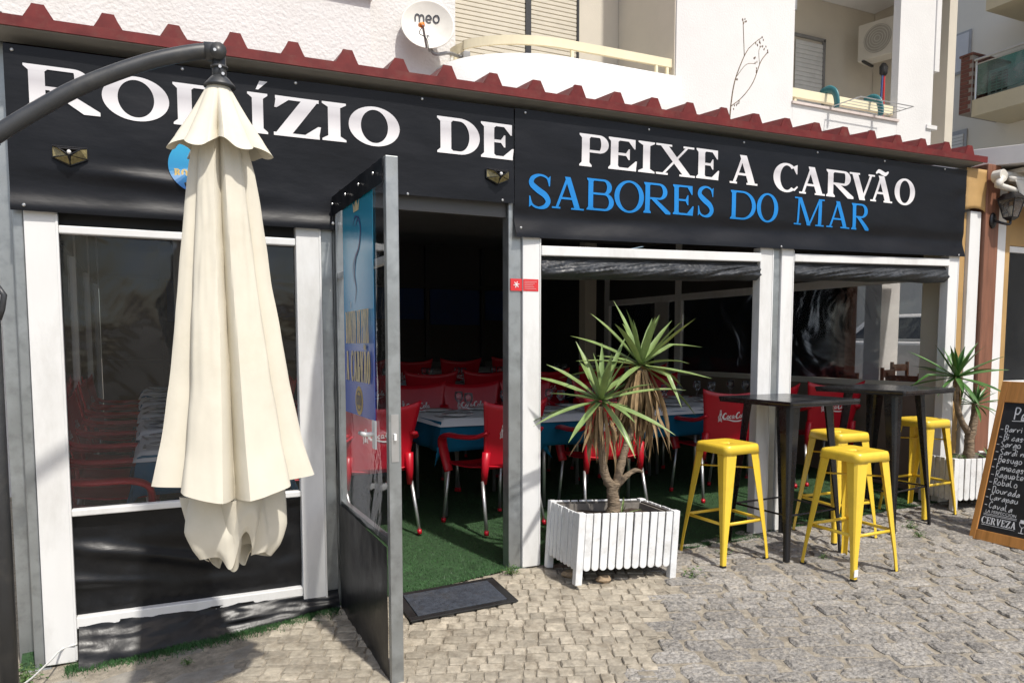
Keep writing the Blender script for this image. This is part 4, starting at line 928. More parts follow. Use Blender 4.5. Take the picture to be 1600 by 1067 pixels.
# ------------------------------------------------------------------ dining furniture inside
def cola_logo():
    """white swash lettering and bottle outline, 0.2 wide"""
    P = Pen(); k = .0125
    def R_(pts, w): P.ribbon([(x*k, y*k) for x, y in pts], [a*k for a in w] if isinstance(w, list) else w*k, 5)
    R_([(4.9, 4.0), (4.3, 4.6), (3.4, 4.0), (3.0, 2.6), (3.5, 1.5), (4.6, 1.6), (5.2, 2.2)], [.3, .6, .8, .9, .8, .5, .3])
    for x in (6.0,): R_([(x, 3.3), (x-.6, 2.6), (x-.3, 1.7), (x+.4, 1.9), (x+.5, 2.8), (x, 3.3)], .45)
    R_([(8.0, 3.0), (7.4, 3.2), (7.0, 2.4), (7.3, 1.7), (8.1, 1.9)], .45)
    R_([(9.6, 3.2), (8.9, 3.2), (8.6, 2.4), (8.9, 1.7), (9.6, 2.4), (9.8, 3.2), (9.7, 1.8), (10.3, 2.0)], .42)
    R_([(10.3, 2.6), (11.0, 2.7)], .4)
    R_([(13.1, 4.4), (12.6, 5.0), (11.7, 4.4), (11.2, 2.9), (11.8, 1.7), (12.9, 1.9), (13.4, 2.5)], [.3, .6, .8, .9, .8, .5, .3])
    R_([(14.0, 3.5), (13.5, 2.8), (13.8, 1.9), (14.4, 2.1), (14.5, 3.0), (14.0, 3.5)], .45)
    R_([(15.0, 1.9), (15.3, 3.6), (15.7, 5.0), (15.2, 4.8), (15.1, 2.4), (15.6, 1.9)], .42)
    R_([(16.9, 3.3), (16.3, 3.3), (16.0, 2.5), (16.3, 1.8), (16.9, 2.5), (17.0, 3.3), (17.0, 1.9), (17.6, 2.1)], .42)
    R_([(3.0, .9), (6, 1.0), (10, .1), (14, .1), (17, 1.0)], [.1, .5, .8, .7, .1])
    R_([(0.2, -.3), (.3, 1.2), (.0, 2.4), (.6, 3.6), (.9, 5.2), (.9, 6.2)], .3); R_([(2.2, -.3), (2.1, 1.2), (2.4, 2.4), (1.8, 3.6), (1.5, 5.2), (1.5, 6.2)], .3); R_([(.9, 6.2), (1.5, 6.2)], .3)
    R_([(1.0, .2), (1.0, 2.6), (1.2, 4.4)], .5); R_([(1.5, .2), (1.5, 2.0)], .25)
    return P
def make_chair():
    t = thing('armchair', 'x', 'chair')
    def bk(a, b):
        u = a*2-1; w_ = interp(b, [0, .25, .6, 1], [.215, .228, .248, .285]); z = .435+.45*b+.036*abs(u)**3*b**2-.012*(1-abs(u))*b**3
        return Vector((u*w_, -.195-.105*b+.045*u*u*(.4+.6*b)-.020*abs(u)**4*b, z))
    q = MB(); q.grid(17, 13, bk); q.obj('backrest', redplastic, t, smooth=True, solid=.009, bevel=0)
    def se(a, b):
        u = a*2-1; w_ = lerp(.215, .235, b); z = .425+.018*u*u-.012*math.sin(PI*b)+(.012-.05*max(0, b-.85)*6*max(0, b-.85))*(b > .85)+.02*(1-b)**3
        return Vector((u*w_, lerp(-.20, .25, b), z))
    q = MB(); q.grid(13, 14, se); q.obj('seat', redplastic, t, smooth=True, solid=.010)
    for s_ in (-1, 1):
        q = MB(); p = spline([(s_*.232, -.255, .70), (s_*.272, -.17, .665), (s_*.295, -.02, .655), (s_*.298, .13, .655), (s_*.285, .215, .625), (s_*.268, .235, .555), (s_*.250, .225, .46), (s_*.240, .205, .38)], 5)
        q.tube(p, [interp(i/35, [0, .2, .6, .75, 1], [.026, .031, .032, .032, .030]) for i in range(len(p))], 10, flat=(1.15, .55, (0, 0, 1))); q.obj('armrest', redplastic, t, smooth=True)
        q = MB(); q.tube([(s_*.215, -.215, .56), (s_*.222, -.205, .44), (s_*.225, -.200, .34)], [.030, .027, .019], 10); q.obj('leg_socket', redplastic, t, smooth=True)
        for y0, y1, zt in ((.205, .245, .40), (-.200, -.275, .36)):
            q = MB(); q.tube([(s_*.238, y0, zt), (s_*.262, y1, .015)], .0125, 8); lg = q.obj('leg', alu, t, smooth=True)
            q = MB(); q.tube([(s_*.2605, lerp(y0, y1, .95), .032), (s_*.263, y1, 0)], .0165, 8); q.obj('leg_tip', redplastic, lg, smooth=True)
    # logo wraps over both faces of the backrest
    def on_back(off, flip):
        P = cola_logo(); m_ = P.mb(0, .0002); out = MB()
        vs = []
        for x, y, z in m_.v:
            X = (x-.11)*1.12; Z = z*1.12; u = max(-1, min(1, X/.24)); b = (.70-.435+Z-.06)/.425
            p = bk((u+1)/2, max(0, min(1, b))); vs.append((p.x if not flip else -p.x, p.y+off+(y if not flip else -y), p.z))
        out.v = vs; out.f = m_.f; return out
    on_back(-.0065, False).obj('logo', logo_w, t); on_back(.0065, True).obj('logo', logo_w, t)
    return t
chair = make_chair(); uc = []
def put_chair(x, y, a, label, group): return place(chair, uc, (x, y, gi(x, y)+.012), rad(a), label, group, 1.05)
def cloth(parent, W, D, z, m_, drop, seed, rotc=0):
    """square cloth laid over a table: flat top, falling sides, pointed corners"""
    q = MB(); n = 41
    def fn(a, b):
        u, v_ = (a*2-1)*(W/2+drop), (b*2-1)*(D/2+drop); ox = max(0, abs(u)-W/2); oy = max(0, abs(v_)-D/2); sx = 1 if u > 0 else -1; sy = 1 if v_ > 0 else -1
        fl = math.hypot(ox, oy); cor = min(ox, oy)
        x = min(abs(u), W/2)+.006*(ox > 0)+.20*ox*(ox > 0)*.5+cor*.28; y = min(abs(v_), D/2)+.006*(oy > 0)+.20*oy*.5+cor*.28
        w_ = .012*math.sin((u if oy > ox else v_)*17+seed)*min(1, fl*5)
        zz = z-max(ox, oy)*.97-cor*.42
        return (sx*(x+(w_ if ox > oy else 0)), sy*(y+(w_ if oy >= ox else 0)), zz if fl else z)
    q.grid(n, n, fn); return q.obj('tablecloth', m_, parent, smooth=True, solid=.002)
def make_table(x, y, label, group, m_, W=.82, D=.80, paper_=True):
    t = thing('dining_table', label, 'table', (x, y, gi(x, y)+.012), 0, group)
    MB().box(-W/2+.01, W/2-.01, -D/2+.01, D/2-.01, .72, .745).obj('table_top', alu, t)
    for sx in (-1, 1):
        for sy in (-1, 1): q = MB(); q.tube([(sx*(W/2-.05), sy*(D/2-.05), 0), (sx*(W/2-.05), sy*(D/2-.05), .72)], .016, 8); q.obj('leg', alu, t, smooth=True)
    c = thing('tablecloth', ('blue' if m_ is cloth_b else 'navy')+' cloth hanging in points from '+label.split(' with ')[0].split(' under ')[0], 'tablecloth', t.location, 0, group+' cloths')
    cl = cloth(None, W, D, .749, m_, .24, x*3); cl.parent = c
    if paper_:
        q = MB(); r_ = random.Random(int(x*91+y*7)); a0 = r_.uniform(-.06, .06)
        def fn(a, b):
            u, v_ = (a*2-1)*(W/2+.03), (b*2-1)*(D/2+.03); ox = max(0, abs(u)-W/2); oy = max(0, abs(v_)-D/2)
            return (u, v_, .759+.002*nz3(u*4, v_*4, x)-2.0*max(ox, oy)*.9)
        q.grid(22, 22, fn); o = q.obj('paper_cover', paper, None, smooth=True, loc=t.location, rot=(0, 0, a0*.4)); o.location.z += .001
        tag(o, 'white paper cover on '+label.split(' with ')[0].split(' under ')[0], 'paper cover', group+' papers')
    return t
def make_plate():
    q = MB(); q.lathe([(.001, .004), (.07, .004), (.085, .010), (.125, .020), (.127, .022), (.085, .014), (.07, .008), (.001, .008)], 24); t = q.obj('plate', china, smooth=True); return tag(t, 'x', 'plate')
def make_glass():
    q = MB(); q.lathe([(.034, 0), (.034, .003), (.006, .010), (.004, .02), (.004, .075), (.015, .085), (.034, .11), (.038, .14), (.032, .175), (.031, .175), (.036, .14), (.030, .11), (.001, .088)], 16); t = q.obj('wine_glass', glass, smooth=True); return tag(t, 'x', 'glass')
def make_knife():
    q = MB(); q.box(-.10, .02, -.008, .008, 0, .004); q.box(.02, .11, -.006, .006, 0, .006); t = q.obj('knife', alu); return tag(t, 'x', 'cutlery')
plate, glassp, knife = make_plate(), make_glass(), make_knife(); up_, ug, uk = [], [], []
napm = mat('dark_napkin', (.03, .035, .045), .8)
def setting(x, y, W=.82, D=.8, g_='tables'):
    z = gi(x, y)+.012+.7625
    for sx, sy in ((-.22, -.24), (.2, -.24), (-.22, .24), (.2, .24)):
        place(plate, up_, (x+sx, y+sy, z+.003), RND.uniform(0, 6), 'white plate laid on the '+g_, 'plates on the '+g_)
        place(glassp, ug, (x+sx+.15, y+sy*.45, z+.002), 0, 'upturned-looking clear wine glass on the '+g_ if False else 'clear stemmed wine glass on the '+g_, 'glasses on the '+g_)
        place(knife, uk, (x+sx-.15, y+sy, z+.004), rad(90)+RND.uniform(-.2, .2), 'knife beside a plate on the '+g_, 'cutlery on the '+g_)
# first row behind the open bays
G1 = 'front row of blue tables'
for x, y, l_ in ((2.42, 1.60, 'blue-clothed table seen through the doorway'), (3.26, 1.56, 'blue-clothed table behind the large yucca'), (4.10, 1.58, 'blue-clothed table behind the middle bay, next to yucca table'), (4.94, 1.62, 'blue-clothed table behind the first bar table')):
    make_table(x, y, l_, 'front row tables', cloth_b); setting(x, y, g_=l_)
put_chair(2.335, .98, 14, 'red plastic armchair at the blue table just inside the doorway', 'red armchairs')
put_chair(3.30, .96, -6, 'red plastic armchair partly hidden behind the large yucca', 'red armchairs')
put_chair(4.50, 1.02, -8, 'red plastic armchair with clear soda logo between yucca and bar stool', 'red armchairs')
put_chair(5.02, 1.12, 10, 'red plastic armchair behind the first black bar table', 'red armchairs')
put_chair(5.75, 1.05, -12, 'red plastic armchair between the two bar tables', 'red armchairs')
put_chair(1.42, 1.15, 6, 'red plastic armchair seen through the clear panel of the open door', 'red armchairs')
for x, l_ in ((2.22, 'on the hinge side of the far edge of the doorway table'), (2.75, 'on the jamb side of the far edge of the doorway table'), (3.4, 'across the table hidden by the large yucca'), (4.2, 'across the table between yucca and first bar table'), (5.0, 'across the table behind the first bar table')):
    put_chair(x, 2.28+RND.uniform(-.04, .06), 180+RND.uniform(-8, 8), 'red plastic armchair '+l_, 'red armchairs far side of front row')
# second and third rows
for x in (2.15, 3.05, 3.95, 4.85): make_table(x, 4.35, 'table in the second row with paper cover', 'second row tables', cloth_b if x < 4 else cloth_d); setting(x, 4.35, g_='second row tables')
for x in (2.1, 2.75, 3.35, 4.1, 4.9, 5.5): put_chair(x, 3.78+RND.uniform(-.05, .05), RND.uniform(-10, 10), 'red plastic armchair in the dim second row', 'red armchairs second row')
for x in (2.6, 3.6, 4.6): make_table(x, 6.4, 'table in the dark back row with paper cover', 'back row tables', cloth_d)
for x in (2.5, 3.2, 3.9, 4.7): put_chair(x, 5.85, RND.uniform(-8, 8), 'red plastic armchair in the dark back row', 'red armchairs back row')
# row behind the left window
for i in range(5): make_table(.33, .92+i*.84, 'table in the row behind the left window with white paper', 'left row tables', cloth_b, .80, .82); setting(.33, .92+i*.84, g_='paper-covered tables behind the left window')
for i in range(7): put_chair(-.24, .42+i*.57, -90+RND.uniform(-5, 5), 'red plastic armchair in the row along the left window side', 'red armchairs left row')
for i in range(4): put_chair(.98, 1.15+i*.75, 90+RND.uniform(-6, 6), 'red plastic armchair on the door side of the left row tables', 'red armchairs left row door side')

# ------------------------------------------------------------------ restaurant shell inside
wl = thing('side_screen', 'clear plastic side screen of the dining room beside the umbrella pole', 'screen', (-.60, 0, 0))
MB().box(-.02, .02, .165, 8.2, -.4, .30).obj('apron_board', concrete, wl); MB().box(-.02, .02, .165, 8.2, 2.2, 3.0).obj('head_board', darkwall, wl)
for y in (.08, 1.9, 3.7, 5.5, 7.2): MB().box(-.03, .03, y, y+.08, -.3, 2.95).obj('upright', steel if y < .1 else white_pvc, wl)
for y in (.165, 1.985, 3.785, 5.585): MB().box(-.002, .002, y, y+1.73, .302, 2.198).obj('clear_sheet', clear2, wl)
bw = thing('back_partition', 'dark glazed partition with blue blinds at the back of the dining room', 'partition', (0, 7.3, 0))
MB().box(-.57, 6.2, .05, .12, -.1, 3.1).obj('wall', darkwall, bw); MB().box(6.17, 6.23, -1.76, .04, -.1, 3.1).obj('wall', darkwall, bw); MB().box(6.17, 6.23, -2.85, -1.79, 2.76, 3.1).obj('wall', darkwall, bw)
for x in [.2+i*.95 for i in range(7)]: MB().box(x-.03, x+.03, -.03, .04, 0, 3.0).obj('mullion', darkframe, bw)
for z in (1.15, 2.3): MB().box(-.5, 6.15, -.025, .045, z, z+.05).obj('transom', darkframe, bw)
for i in range(6): MB().box(.25+i*.95, 1.10+i*.95, .0, .02, 1.72+.08*(i % 2), 2.28).obj('blind', blueblind, bw)
for i in range(6): MB().box(.25+i*.95, 1.10+i*.95, .01, .03, .3, 1.13).obj('panel', mat('grey_panel', (.16, .155, .15), .7), bw)
cl_ = MB().box(-.6, 6.3, 4.42, 8.4, 2.95, 3.05).obj('ceiling', ceil_m); struct(cl_)
tag(MB().box(5.50, 5.68, 4.95, 5.12, .15, 2.95).obj('column', cream, bevel=.005), 'pale square column inside the dining room', 'column')
# interior pot plant
t = thing('potted_plant', 'small plant in a terracotta pot at the back of the dining room', 'plant', (2.20, 5.2, g(2.2, 5.2)+.8))
MB().lathe([(.09, 0), (.13, .20), (.14, .20), (.14, .24), (.12, .24), (.11, .2)], 16).obj('pot', terracotta, t, smooth=False)
for i in range(14):
    o = leaf_mesh(.38, .03, .5, 700+i, .4).obj('leaf', leafd, t, smooth=True); o.matrix_local = Matrix.Translation((0, 0, .22)) @ Matrix.Rotation(rad(i*137.5), 4, 'Z') @ Matrix.Rotation(rad(-RND.uniform(15, 80)), 4, 'Y')
MB().box(-.3, .3, -.2, .2, -.80, 0).obj('stand', darkwall, t)
# right side wall of the dining room: posts, clear sheet, printed board below
sw = thing('side_screen', 'clear plastic side screen with white frame between dining room and neighbour', 'screen', (6.20, 0, 0))
for y0, y1 in ((.10, .30), (1.98, 2.10), (3.7, 3.82), (5.4, 5.52)): MB().box(-.03, .03, y0, y1, .0, 2.75).obj('upright', cream if y0 < .2 else white_pvc, sw)
for y0, y1 in ((.302, 1.978), (2.102, 3.698), (3.822, 5.398)):
    MB().box(-.025, .025, y0, y1, 1.97, 2.05).obj('head_rail', white_pvc, sw); MB().box(-.022, .022, y0, y1, 2.052, 2.74).obj('head_board', darkwall, sw); MB().box(-.028, .028, y0, y1, 1.02, 1.075).obj('sill', cream, sw)
    MB().box(-.02, .02, y0, y1, .10, 1.018).obj('apron_board', mat('apron_tan', (.22, .17, .13), .6), sw)
    MB().box(-.002, .002, y0, y1, 1.077, 1.968).obj('clear_sheet', clear2, sw)

# ------------------------------------------------------------------ neighbouring terrace
sk = mat('neighbour_window', (.03, .03, .032), .15, var=.3)
q = MB(); q.grid(6, 12, lambda a, b: (lerp(6.185, 6.47, a), -.05+.01*nz3(a*3, b*3), lerp(2.53+.02*math.sin(a*PI), 2.875, b)-.02*(a > .9)*(1-b)))
tag(q.obj('canvas_valance', tan_m, smooth=True, solid=.003), 'tan canvas flap hanging beside the end of the black banner', 'valance')
tag(MB().box(6.20, 6.285, .0, .05, .07, 2.52).obj('tan_post', tan_m, bevel=.003), 'narrow tan board strip between steel corner post and white post', 'post')
tag(MB().box(6.29, 6.43, -.03, .05, .07, 2.53).obj('neighbour_post', white_pvc, bevel=.004), 'white post under the tan canvas flap', 'post')
tag(MB().box(6.445, 6.625, -.06, .09, .06, 2.93).obj('wooden_post', wood_b, bevel=.008), 'reddish brown wooden post carrying the wall lantern', 'post')
wf = thing('neighbour_window', 'dark neighbour window with white and tan frame by the chalkboard', 'window', (6.65, 0, 0))
MB().box(0, .14, -.02, .05, .1, 2.8).obj('frame_post', white_pvc, wf, bevel=.004); MB().box(.145, .21, -.015, .045, .1, 2.8).obj('tan_frame', tan_m, wf, bevel=.003)
MB().box(.21, 2.6, -.01, .04, 2.22, 2.27).obj('transom', white_pvc, wf); MB().box(.21, 2.6, -.012, .042, 2.275, 2.78).obj('head_panel', tan_m, wf); MB().box(.21, 2.6, -.012, .042, 1.02, 1.09).obj('sill', white_pvc, wf)
MB().box(.21, 2.6, .01, .014, 1.092, 2.218).obj('pane', clear2, wf); MB().box(.21, 2.6, -.01, .03, .1, 1.018).obj('apron', tan_m, wf)
# pale fascia of the neighbour's canopy, running out towards the street
fa = thing('canopy_fascia', 'pale metal fascia of the neighbouring terrace canopy', 'fascia', (0, 0, 0))
q = MB(); q.hexa([(7.66, 1.2, 3.22), (6.55, -.34, 2.905), (6.60, -.36, 2.905), (7.72, 1.2, 3.22)], [(7.10, 1.2, 3.36), (6.52, -.34, 3.06), (6.60, -.36, 3.07), (7.20, 1.2, 3.37)])
q = MB(); q.hexa([(6.36, .55, 2.965), (6.66, -.42, 2.90), (9.5, -.42, 2.90), (9.5, .55, 2.965)], [(6.36, .55, 3.11), (6.66, -.42, 3.055), (9.5, -.42, 3.055), (9.5, .55, 3.11)]); q.hexa([(6.37, 2.6, 3.05), (6.37, .552, 2.967), (9.5, .552, 2.967), (9.5, 2.6, 3.05)], [(6.37, 2.6, 3.30), (6.37, .552, 3.112), (9.5, .552, 3.112), (9.5, 2.6, 3.30)]); q.obj('fascia_box', mat('pale_fascia', (.62, .60, .58), .5, var=.06), fa, bevel=.004)
MB().box(6.40, 10.5, .57, 3.55, 2.90, 2.96).obj('canopy_deck', ceil_m, fa)
MB().box(6.70, 9.4, -.30, .5, 2.86, 2.895).obj('canopy_soffit', cream, fa)
# folding-arm awning bracket
aw = thing('awning_arm', 'off-white folding awning arm above the wall lantern', 'awning', (6.47, -.13, 2.80))
aw_m = mat('awning_white', (.62, .59, .53), .5, var=.1, dirt='#6d6455', damt=.4, ds=12)
q = MB(); q.tube([(0, -.05, .01), (0, .03, .01)], .052, 16); q.obj('shoulder', aw_m, aw, bevel=.004); q = MB(); q.tube([(0, -.03, 0), (-.035, -.03, -.06), (-.045, -.03, -.085)], [.035, .032, .026], 10); q.obj('elbow', aw_m, aw, smooth=True)
q = MB(); q.tube([(-.03, -.03, -.07), (.16, -.05, -.10), (.6, -.08, -.06)], .024, 10); q.obj('forearm', aw_m, aw, smooth=True); q = MB(); q.tube([(.03, .02, .03), (.8, .02, .06)], .034, 12); q.obj('roller', aw_m, aw, smooth=True)
q = MB(); q.tube([(.08, -.05, -.01), (.6, -.09, .0)], .022, 10); q.obj('upper_arm', aw_m, aw, smooth=True)
q = MB(); q.grid(20, 12, lambda a, b: (lerp(.12+.10*b, .8, a), -.07-.02*math.sin(a*9)-.02*b, lerp(-.02, -.24-.10*a+.02*math.sin(a*8), b))); q.obj('folded_canvas', mat('awning_canvas', (.66, .63, .57), .8), aw, smooth=True, solid=.003)
# lantern
ln = thing('wall_lantern', 'black four-sided wall lantern on the wooden post', 'lantern', (6.60, -.12, 2.40))
q = MB(); q.lathe([(.042, 0), (.042, .012), (.030, .02)], 14, M=Matrix.Translation((-.07, .06, .06)) @ Matrix.Rotation(rad(90), 4, 'X') @ Matrix.Diagonal((1, 1.6, 1, 1))); q.obj('wall_plate', blackpaint, ln, smooth=True)
q = MB(); q.tube(spline([(-.07, .045, .06), (-.06, -.02, .03), (-.01, -.05, .02), (.0, -.05, .05)], 5), .011, 8); q.obj('bracket', blackpaint, ln, smooth=True)
b0, b1, zb, zt = .038, .070, .075, .225; C0 = (.0, -.05)
def rg(a, z): return [(C0[0]+sx*a, C0[1]+sy*a, z) for sx, sy in ((-1, -1), (1, -1), (1, 1), (-1, 1))]
q = MB()
for i in range(4): q.tube([rg(b0, zb)[i], rg(b1, zt)[i]], .005, 5); q.tube([rg(b0, zb)[i], rg(b0, zb)[(i+1) % 4]], .005, 5); q.tube([rg(b1, zt)[i], rg(b1, zt)[(i+1) % 4]], .006, 5)
q.obj('cage', blackpaint, ln)
for i in range(4): MB().add([rg(b0*.95, zb)[i], rg(b0*.95, zb)[(i+1) % 4], rg(b1*.95, zt)[(i+1) % 4], rg(b1*.95, zt)[i]], [(0, 1, 2, 3)]).obj('pane', lampglass, ln)
q = MB(); q.hexa(rg(.082, .226), rg(.045, .275)); q.lathe([(.02, .275), (.02, .288), (.008, .292), (.008, .305), (.001, .31)], 10, (C0[0], C0[1], 0)); q.obj('roof', blackpaint, ln)
q = MB(); q.hexa(rg(.020, .052), rg(.042, .074)); q.lathe([(.001, .02), (.010, .03), (.006, .045), (.012, .052)], 10, (C0[0], C0[1], 0)); q.obj('base', blackpaint, ln)
MB().lathe([(.010, .075), (.010, .11), (.026, .14), (.020, .165), (.001, .175)], 12, (C0[0], C0[1], 0)).obj('bulb', china, ln, smooth=True)
# wooden chairs and tables next door
def make_wchair():
    t = thing('wooden_chair', 'x', 'chair')
    for sx in (-1, 1):
        MB().box(sx*.19-.018, sx*.19+.018, -.20, -.165, 0, .90).obj('rear_leg', wood_c, t, bevel=.003); MB().box(sx*.19-.018, sx*.19+.018, .165, .20, 0, .44).obj('front_leg', wood_c, t, bevel=.003)
    MB().box(-.21, .21, -.16, .21, .44, .465).obj('seat', wood_c, t, bevel=.004)
    for z in (.78, .60): MB().box(-.17, .17, -.195, -.172, z, z+.09).obj('back_slat', wood_c, t, bevel=.003)
    return t
wch = make_wchair(); uw = []
for x, y, a in ((6.95, 1.15, 80), (7.05, 2.05, 100), (7.9, .75, -20), (8.7, 1.0, 160), (8.0, 2.3, 20), (9.0, 2.5, 190), (7.75, 1.55, -85), (9.3, 1.6, -95)): place(wch, uw, (x, y, g(x, y)), rad(a), 'brown wooden slat-back chair on the neighbouring terrace', 'neighbour wooden chairs')
for x, y in ((7.5, 1.15), (8.55, 1.7), (7.5, 2.4)):
    t = thing('terrace_table', 'dark wooden table among the wooden chairs next door', 'table', (x, y, g(x, y)), 0, 'neighbour tables')
    MB().box(-.36, .36, -.36, .36, .72, .75).obj('table_top', mat('grey_table_top', (.25, .24, .23), .4), t, bevel=.003)
    for sx in (-1, 1):
        for sy in (-1, 1): MB().box(sx*.31-.02, sx*.31+.02, sy*.31-.02, sy*.31+.02, 0, .718).obj('leg', wood_c, t)
for x, y in ((8.3, 3.0), (9.9, 2.6), (9.9, .6)): tag(MB().box(x-.10, x+.10, y-.10, y+.10, 0, 2.96).obj('terrace_pillar', wood_b, bevel=.006), 'dark wooden pillar on the neighbouring terrace', 'pillar', 'neighbour pillars')

# ------------------------------------------------------------------ white apartment building above
ab = thing('apartment_building', 'white stucco apartment building rising behind the red roof', 'building', (0, 0, 0))
ZB, ZT = 3.02, 9.0
MB().box(-9, 2.355, 4.36, 4.7, ZB, 5.245).obj('wall', stucco, ab); MB().box(-9, 2.40, 4.30, 4.7, 5.25, ZT).obj('wall', stucco, ab)
MB().box(-9, 2.41, 4.285, 4.36, 5.238, 5.249).obj('ledge', cream, ab)
MB().box(2.357, 3.42, 4.5, 4.85, ZB, ZT).obj('wall', stucco, ab)
MB().box(3.422, 6.5, 4.88, 5.1, ZB, ZT).obj('wall', cream, ab)                         # back of the balcony recess
MB().box(5.96, 7.87, 3.6, 4.878, ZB, ZT).obj('wall', stucco2, ab)
MB().box(5.945, 5.958, 3.62, 4.87, 4.0, ZT).obj('return_lining', cream, ab)
MB().box(7.872, 9.88, 3.6, 3.75, ZB, 4.60).obj('wall', stucco2, ab)
MB().box(9.882, 10.62, 3.6, 3.72, ZB, ZT).obj('wall', stucco2, ab); MB().box(10.622, 10.72, 3.58, 4.3, 5.42, ZT).obj('wall', stucco2, ab)
MB().box(7.6, 12.0, 5.35, 5.5, ZB, ZT).obj('wall', cream, ab); MB().box(11.42, 11.6, 3.96, 5.34, 3.9, ZT).obj('wall', cream, ab); MB().box(7.70, 11.4, 3.76, 5.34, 7.02, 7.2).obj('loggia_ceiling', stucco2, ab); MB().box(7.70, 11.2, 3.752, 5.34, 4.2, 4.35).obj('loggia_floor', stucco2, ab)
MB().box(7.60, 7.868, 4.88, 5.34, ZB, ZT).obj('wall', cream, ab)
MB().box(10.50, 10.72, 3.575, 4.2, 4.585, 4.64).obj('sill', stucco2, ab)
MB().box(7.85, 9.90, 3.57, 3.78, 4.603, 4.635).obj('sill', mat('pinkish_sill', (.60, .52, .48), .6), ab)
for x in (-5.0, .5, 6.4, 10.4): MB().box(x-.2, x+.2, 5.6 if x < 6.3 else 4.0, 5.9 if x < 6.3 else 4.3, -.5, ZB+.05).obj('pillar', stucco2, ab)
# curved balcony
MB().box(-9, -.75, 4.36, 4.6, -.5, ZB-.01).obj('wall', stucco, ab)  # ground-floor wall added to bounce sunlight into the left dining row
pp = [(3.30, 4.498)]+[(3.30+1.15*math.sin(t)**1.0*1.0 if False else lerp(3.30, 4.5, 1-math.cos(t)), lerp(4.5, 3.62, math.sin(t))) for t in [rad(a) for a in range(3, 91, 3)]]+[(5.0, 3.61), (5.955, 3.605)]
q = MB(); n = len(pp)
for z in (3.6, 4.64): q.v += [(x, y, z) for x, y in pp]
q.f = [(i, i+1, n+i+1, n+i) for i in range(n-1)]; q.obj('balcony_parapet', stucco2, ab, solid=.12, off=1, smooth=True)
q = MB()
for dy, z in ((-.015, 4.642), (-.015, 4.668)): q.v += [(x, y+dy, z) for x, y in pp]
for z in (4.668, 4.642): q.v += [(x, y+.13, z) for x, y in pp]
q.f = [(k*n+i, k*n+i+1, ((k+1) % 4)*n+i+1, ((k+1) % 4)*n+i) for k in range(4) for i in range(n-1)]; q.obj('parapet_coping', cream, ab)
MB().box(3.5, 5.95, 3.72, 4.87, 3.85, 4.0).obj('balcony_floor', cream, ab)
rp = [(x+.05 if i < 8 else x, y+.07) for i, (x, y) in enumerate(pp)]; q = MB()
for a, b in ((-.02, 4.80), (-.02, 4.90), (.02, 4.90), (.02, 4.80)): q.v += [(x, y+a, b) for x, y in rp]
q.f = [(k*n+i, k*n+i+1, ((k+1) % 4)*n+i+1, ((k+1) % 4)*n+i) for k in range(4) for i in range(n-1)]+[(0, n, 2*n, 3*n), (n-1, 2*n-1, 3*n-1, 4*n-1)]
rl = q.obj('balcony_rail', creampaint, ab)
for x, y in ((3.40, 4.45), (4.55, 3.69), (5.72, 3.675), (5.88, 3.675)): MB().box(x-.018, x+.018, y-.015, y+.015, 4.66, 4.80).obj('rail_post', creampaint, rl)
def shutter(x0, x1, y, z0, z1, m_, pitch=.055):
    q = MB(); n = int((z1-z0)/pitch)
    for i in range(n):
        z = z0+i*pitch; q.add([(x0, y, z), (x1, y, z), (x1, y-.012, z+.006), (x0, y-.012, z+.006), (x1, y-.012, z+pitch-.010), (x0, y-.012, z+pitch-.010), (x1, y, z+pitch), (x0, y, z+pitch)], [(0, 1, 2, 3), (3, 2, 4, 5), (5, 4, 6, 7)])
    return stuff(q.obj('shutter_slats', m_, ab))
shutter(3.43, 4.52, 4.872, 4.0, 6.6, shutter_m); shutter(4.60, 5.28, 4.872, 4.0, 6.6, shutter_m)
MB().box(4.522, 4.598, 4.84, 4.878, 4.0, 6.6).obj('mullion', darkframe, ab); MB().box(5.282, 5.31, 4.84, 4.878, 4.0, 6.6).obj('mullion', darkframe, ab)
shutter(9.62, 10.22, 5.335, 4.36, 6.36, shutter_w, .07); MB().box(10.222, 10.27, 5.31, 5.348, 4.36, 6.39).obj('window_jamb', metal_g, ab); MB().box(9.58, 10.27, 5.31, 5.348, 6.365, 6.41).obj('window_head', metal_g, ab)
lr = MB().box(7.875, 9.88, 3.66, 3.72, 4.72, 4.84).obj('loggia_rail', creampaint, ab, bevel=.006)
for x in (8.0, 9.6): MB().box(x-.02, x+.02, 3.675, 3.705, 4.64, 4.72).obj('rail_post', creampaint, lr)
MB().box(8.0, 8.06, 3.756, 3.78, 5.9, 6.1).obj('vent_box', metal_g, ab)
# drying rack hooked over the loggia rail
dr = thing('drying_rack', 'folding clothes rack with teal brackets hooked on loggia railing', 'rack', (8.55, 3.60, 4.60))
for x in (0, .85):
    q = MB(); p = spline([(x, .16, .275), (x, .03, .29), (x, -.08, .22), (x, -.12, .10), (x, -.12, .01)], 5); q.tube(p, [.042]*len(p), 8, flat=(1.2, .5, (1, 0, 0))); q.obj('bracket', teal, dr, smooth=True)
q = MB(); q.tube([(-.06, -.10, .02), (.95, -.10, .02), (.95, -.56, .02), (-.06, -.56, .02), (-.06, -.10, .02)], .007, 6)
for k in range(1, 5): q.tube([(-.06, -.10-.09*k, .02), (.95, -.10-.09*k, .02)], .004, 5)
q.obj('wire_frame', alu, dr)
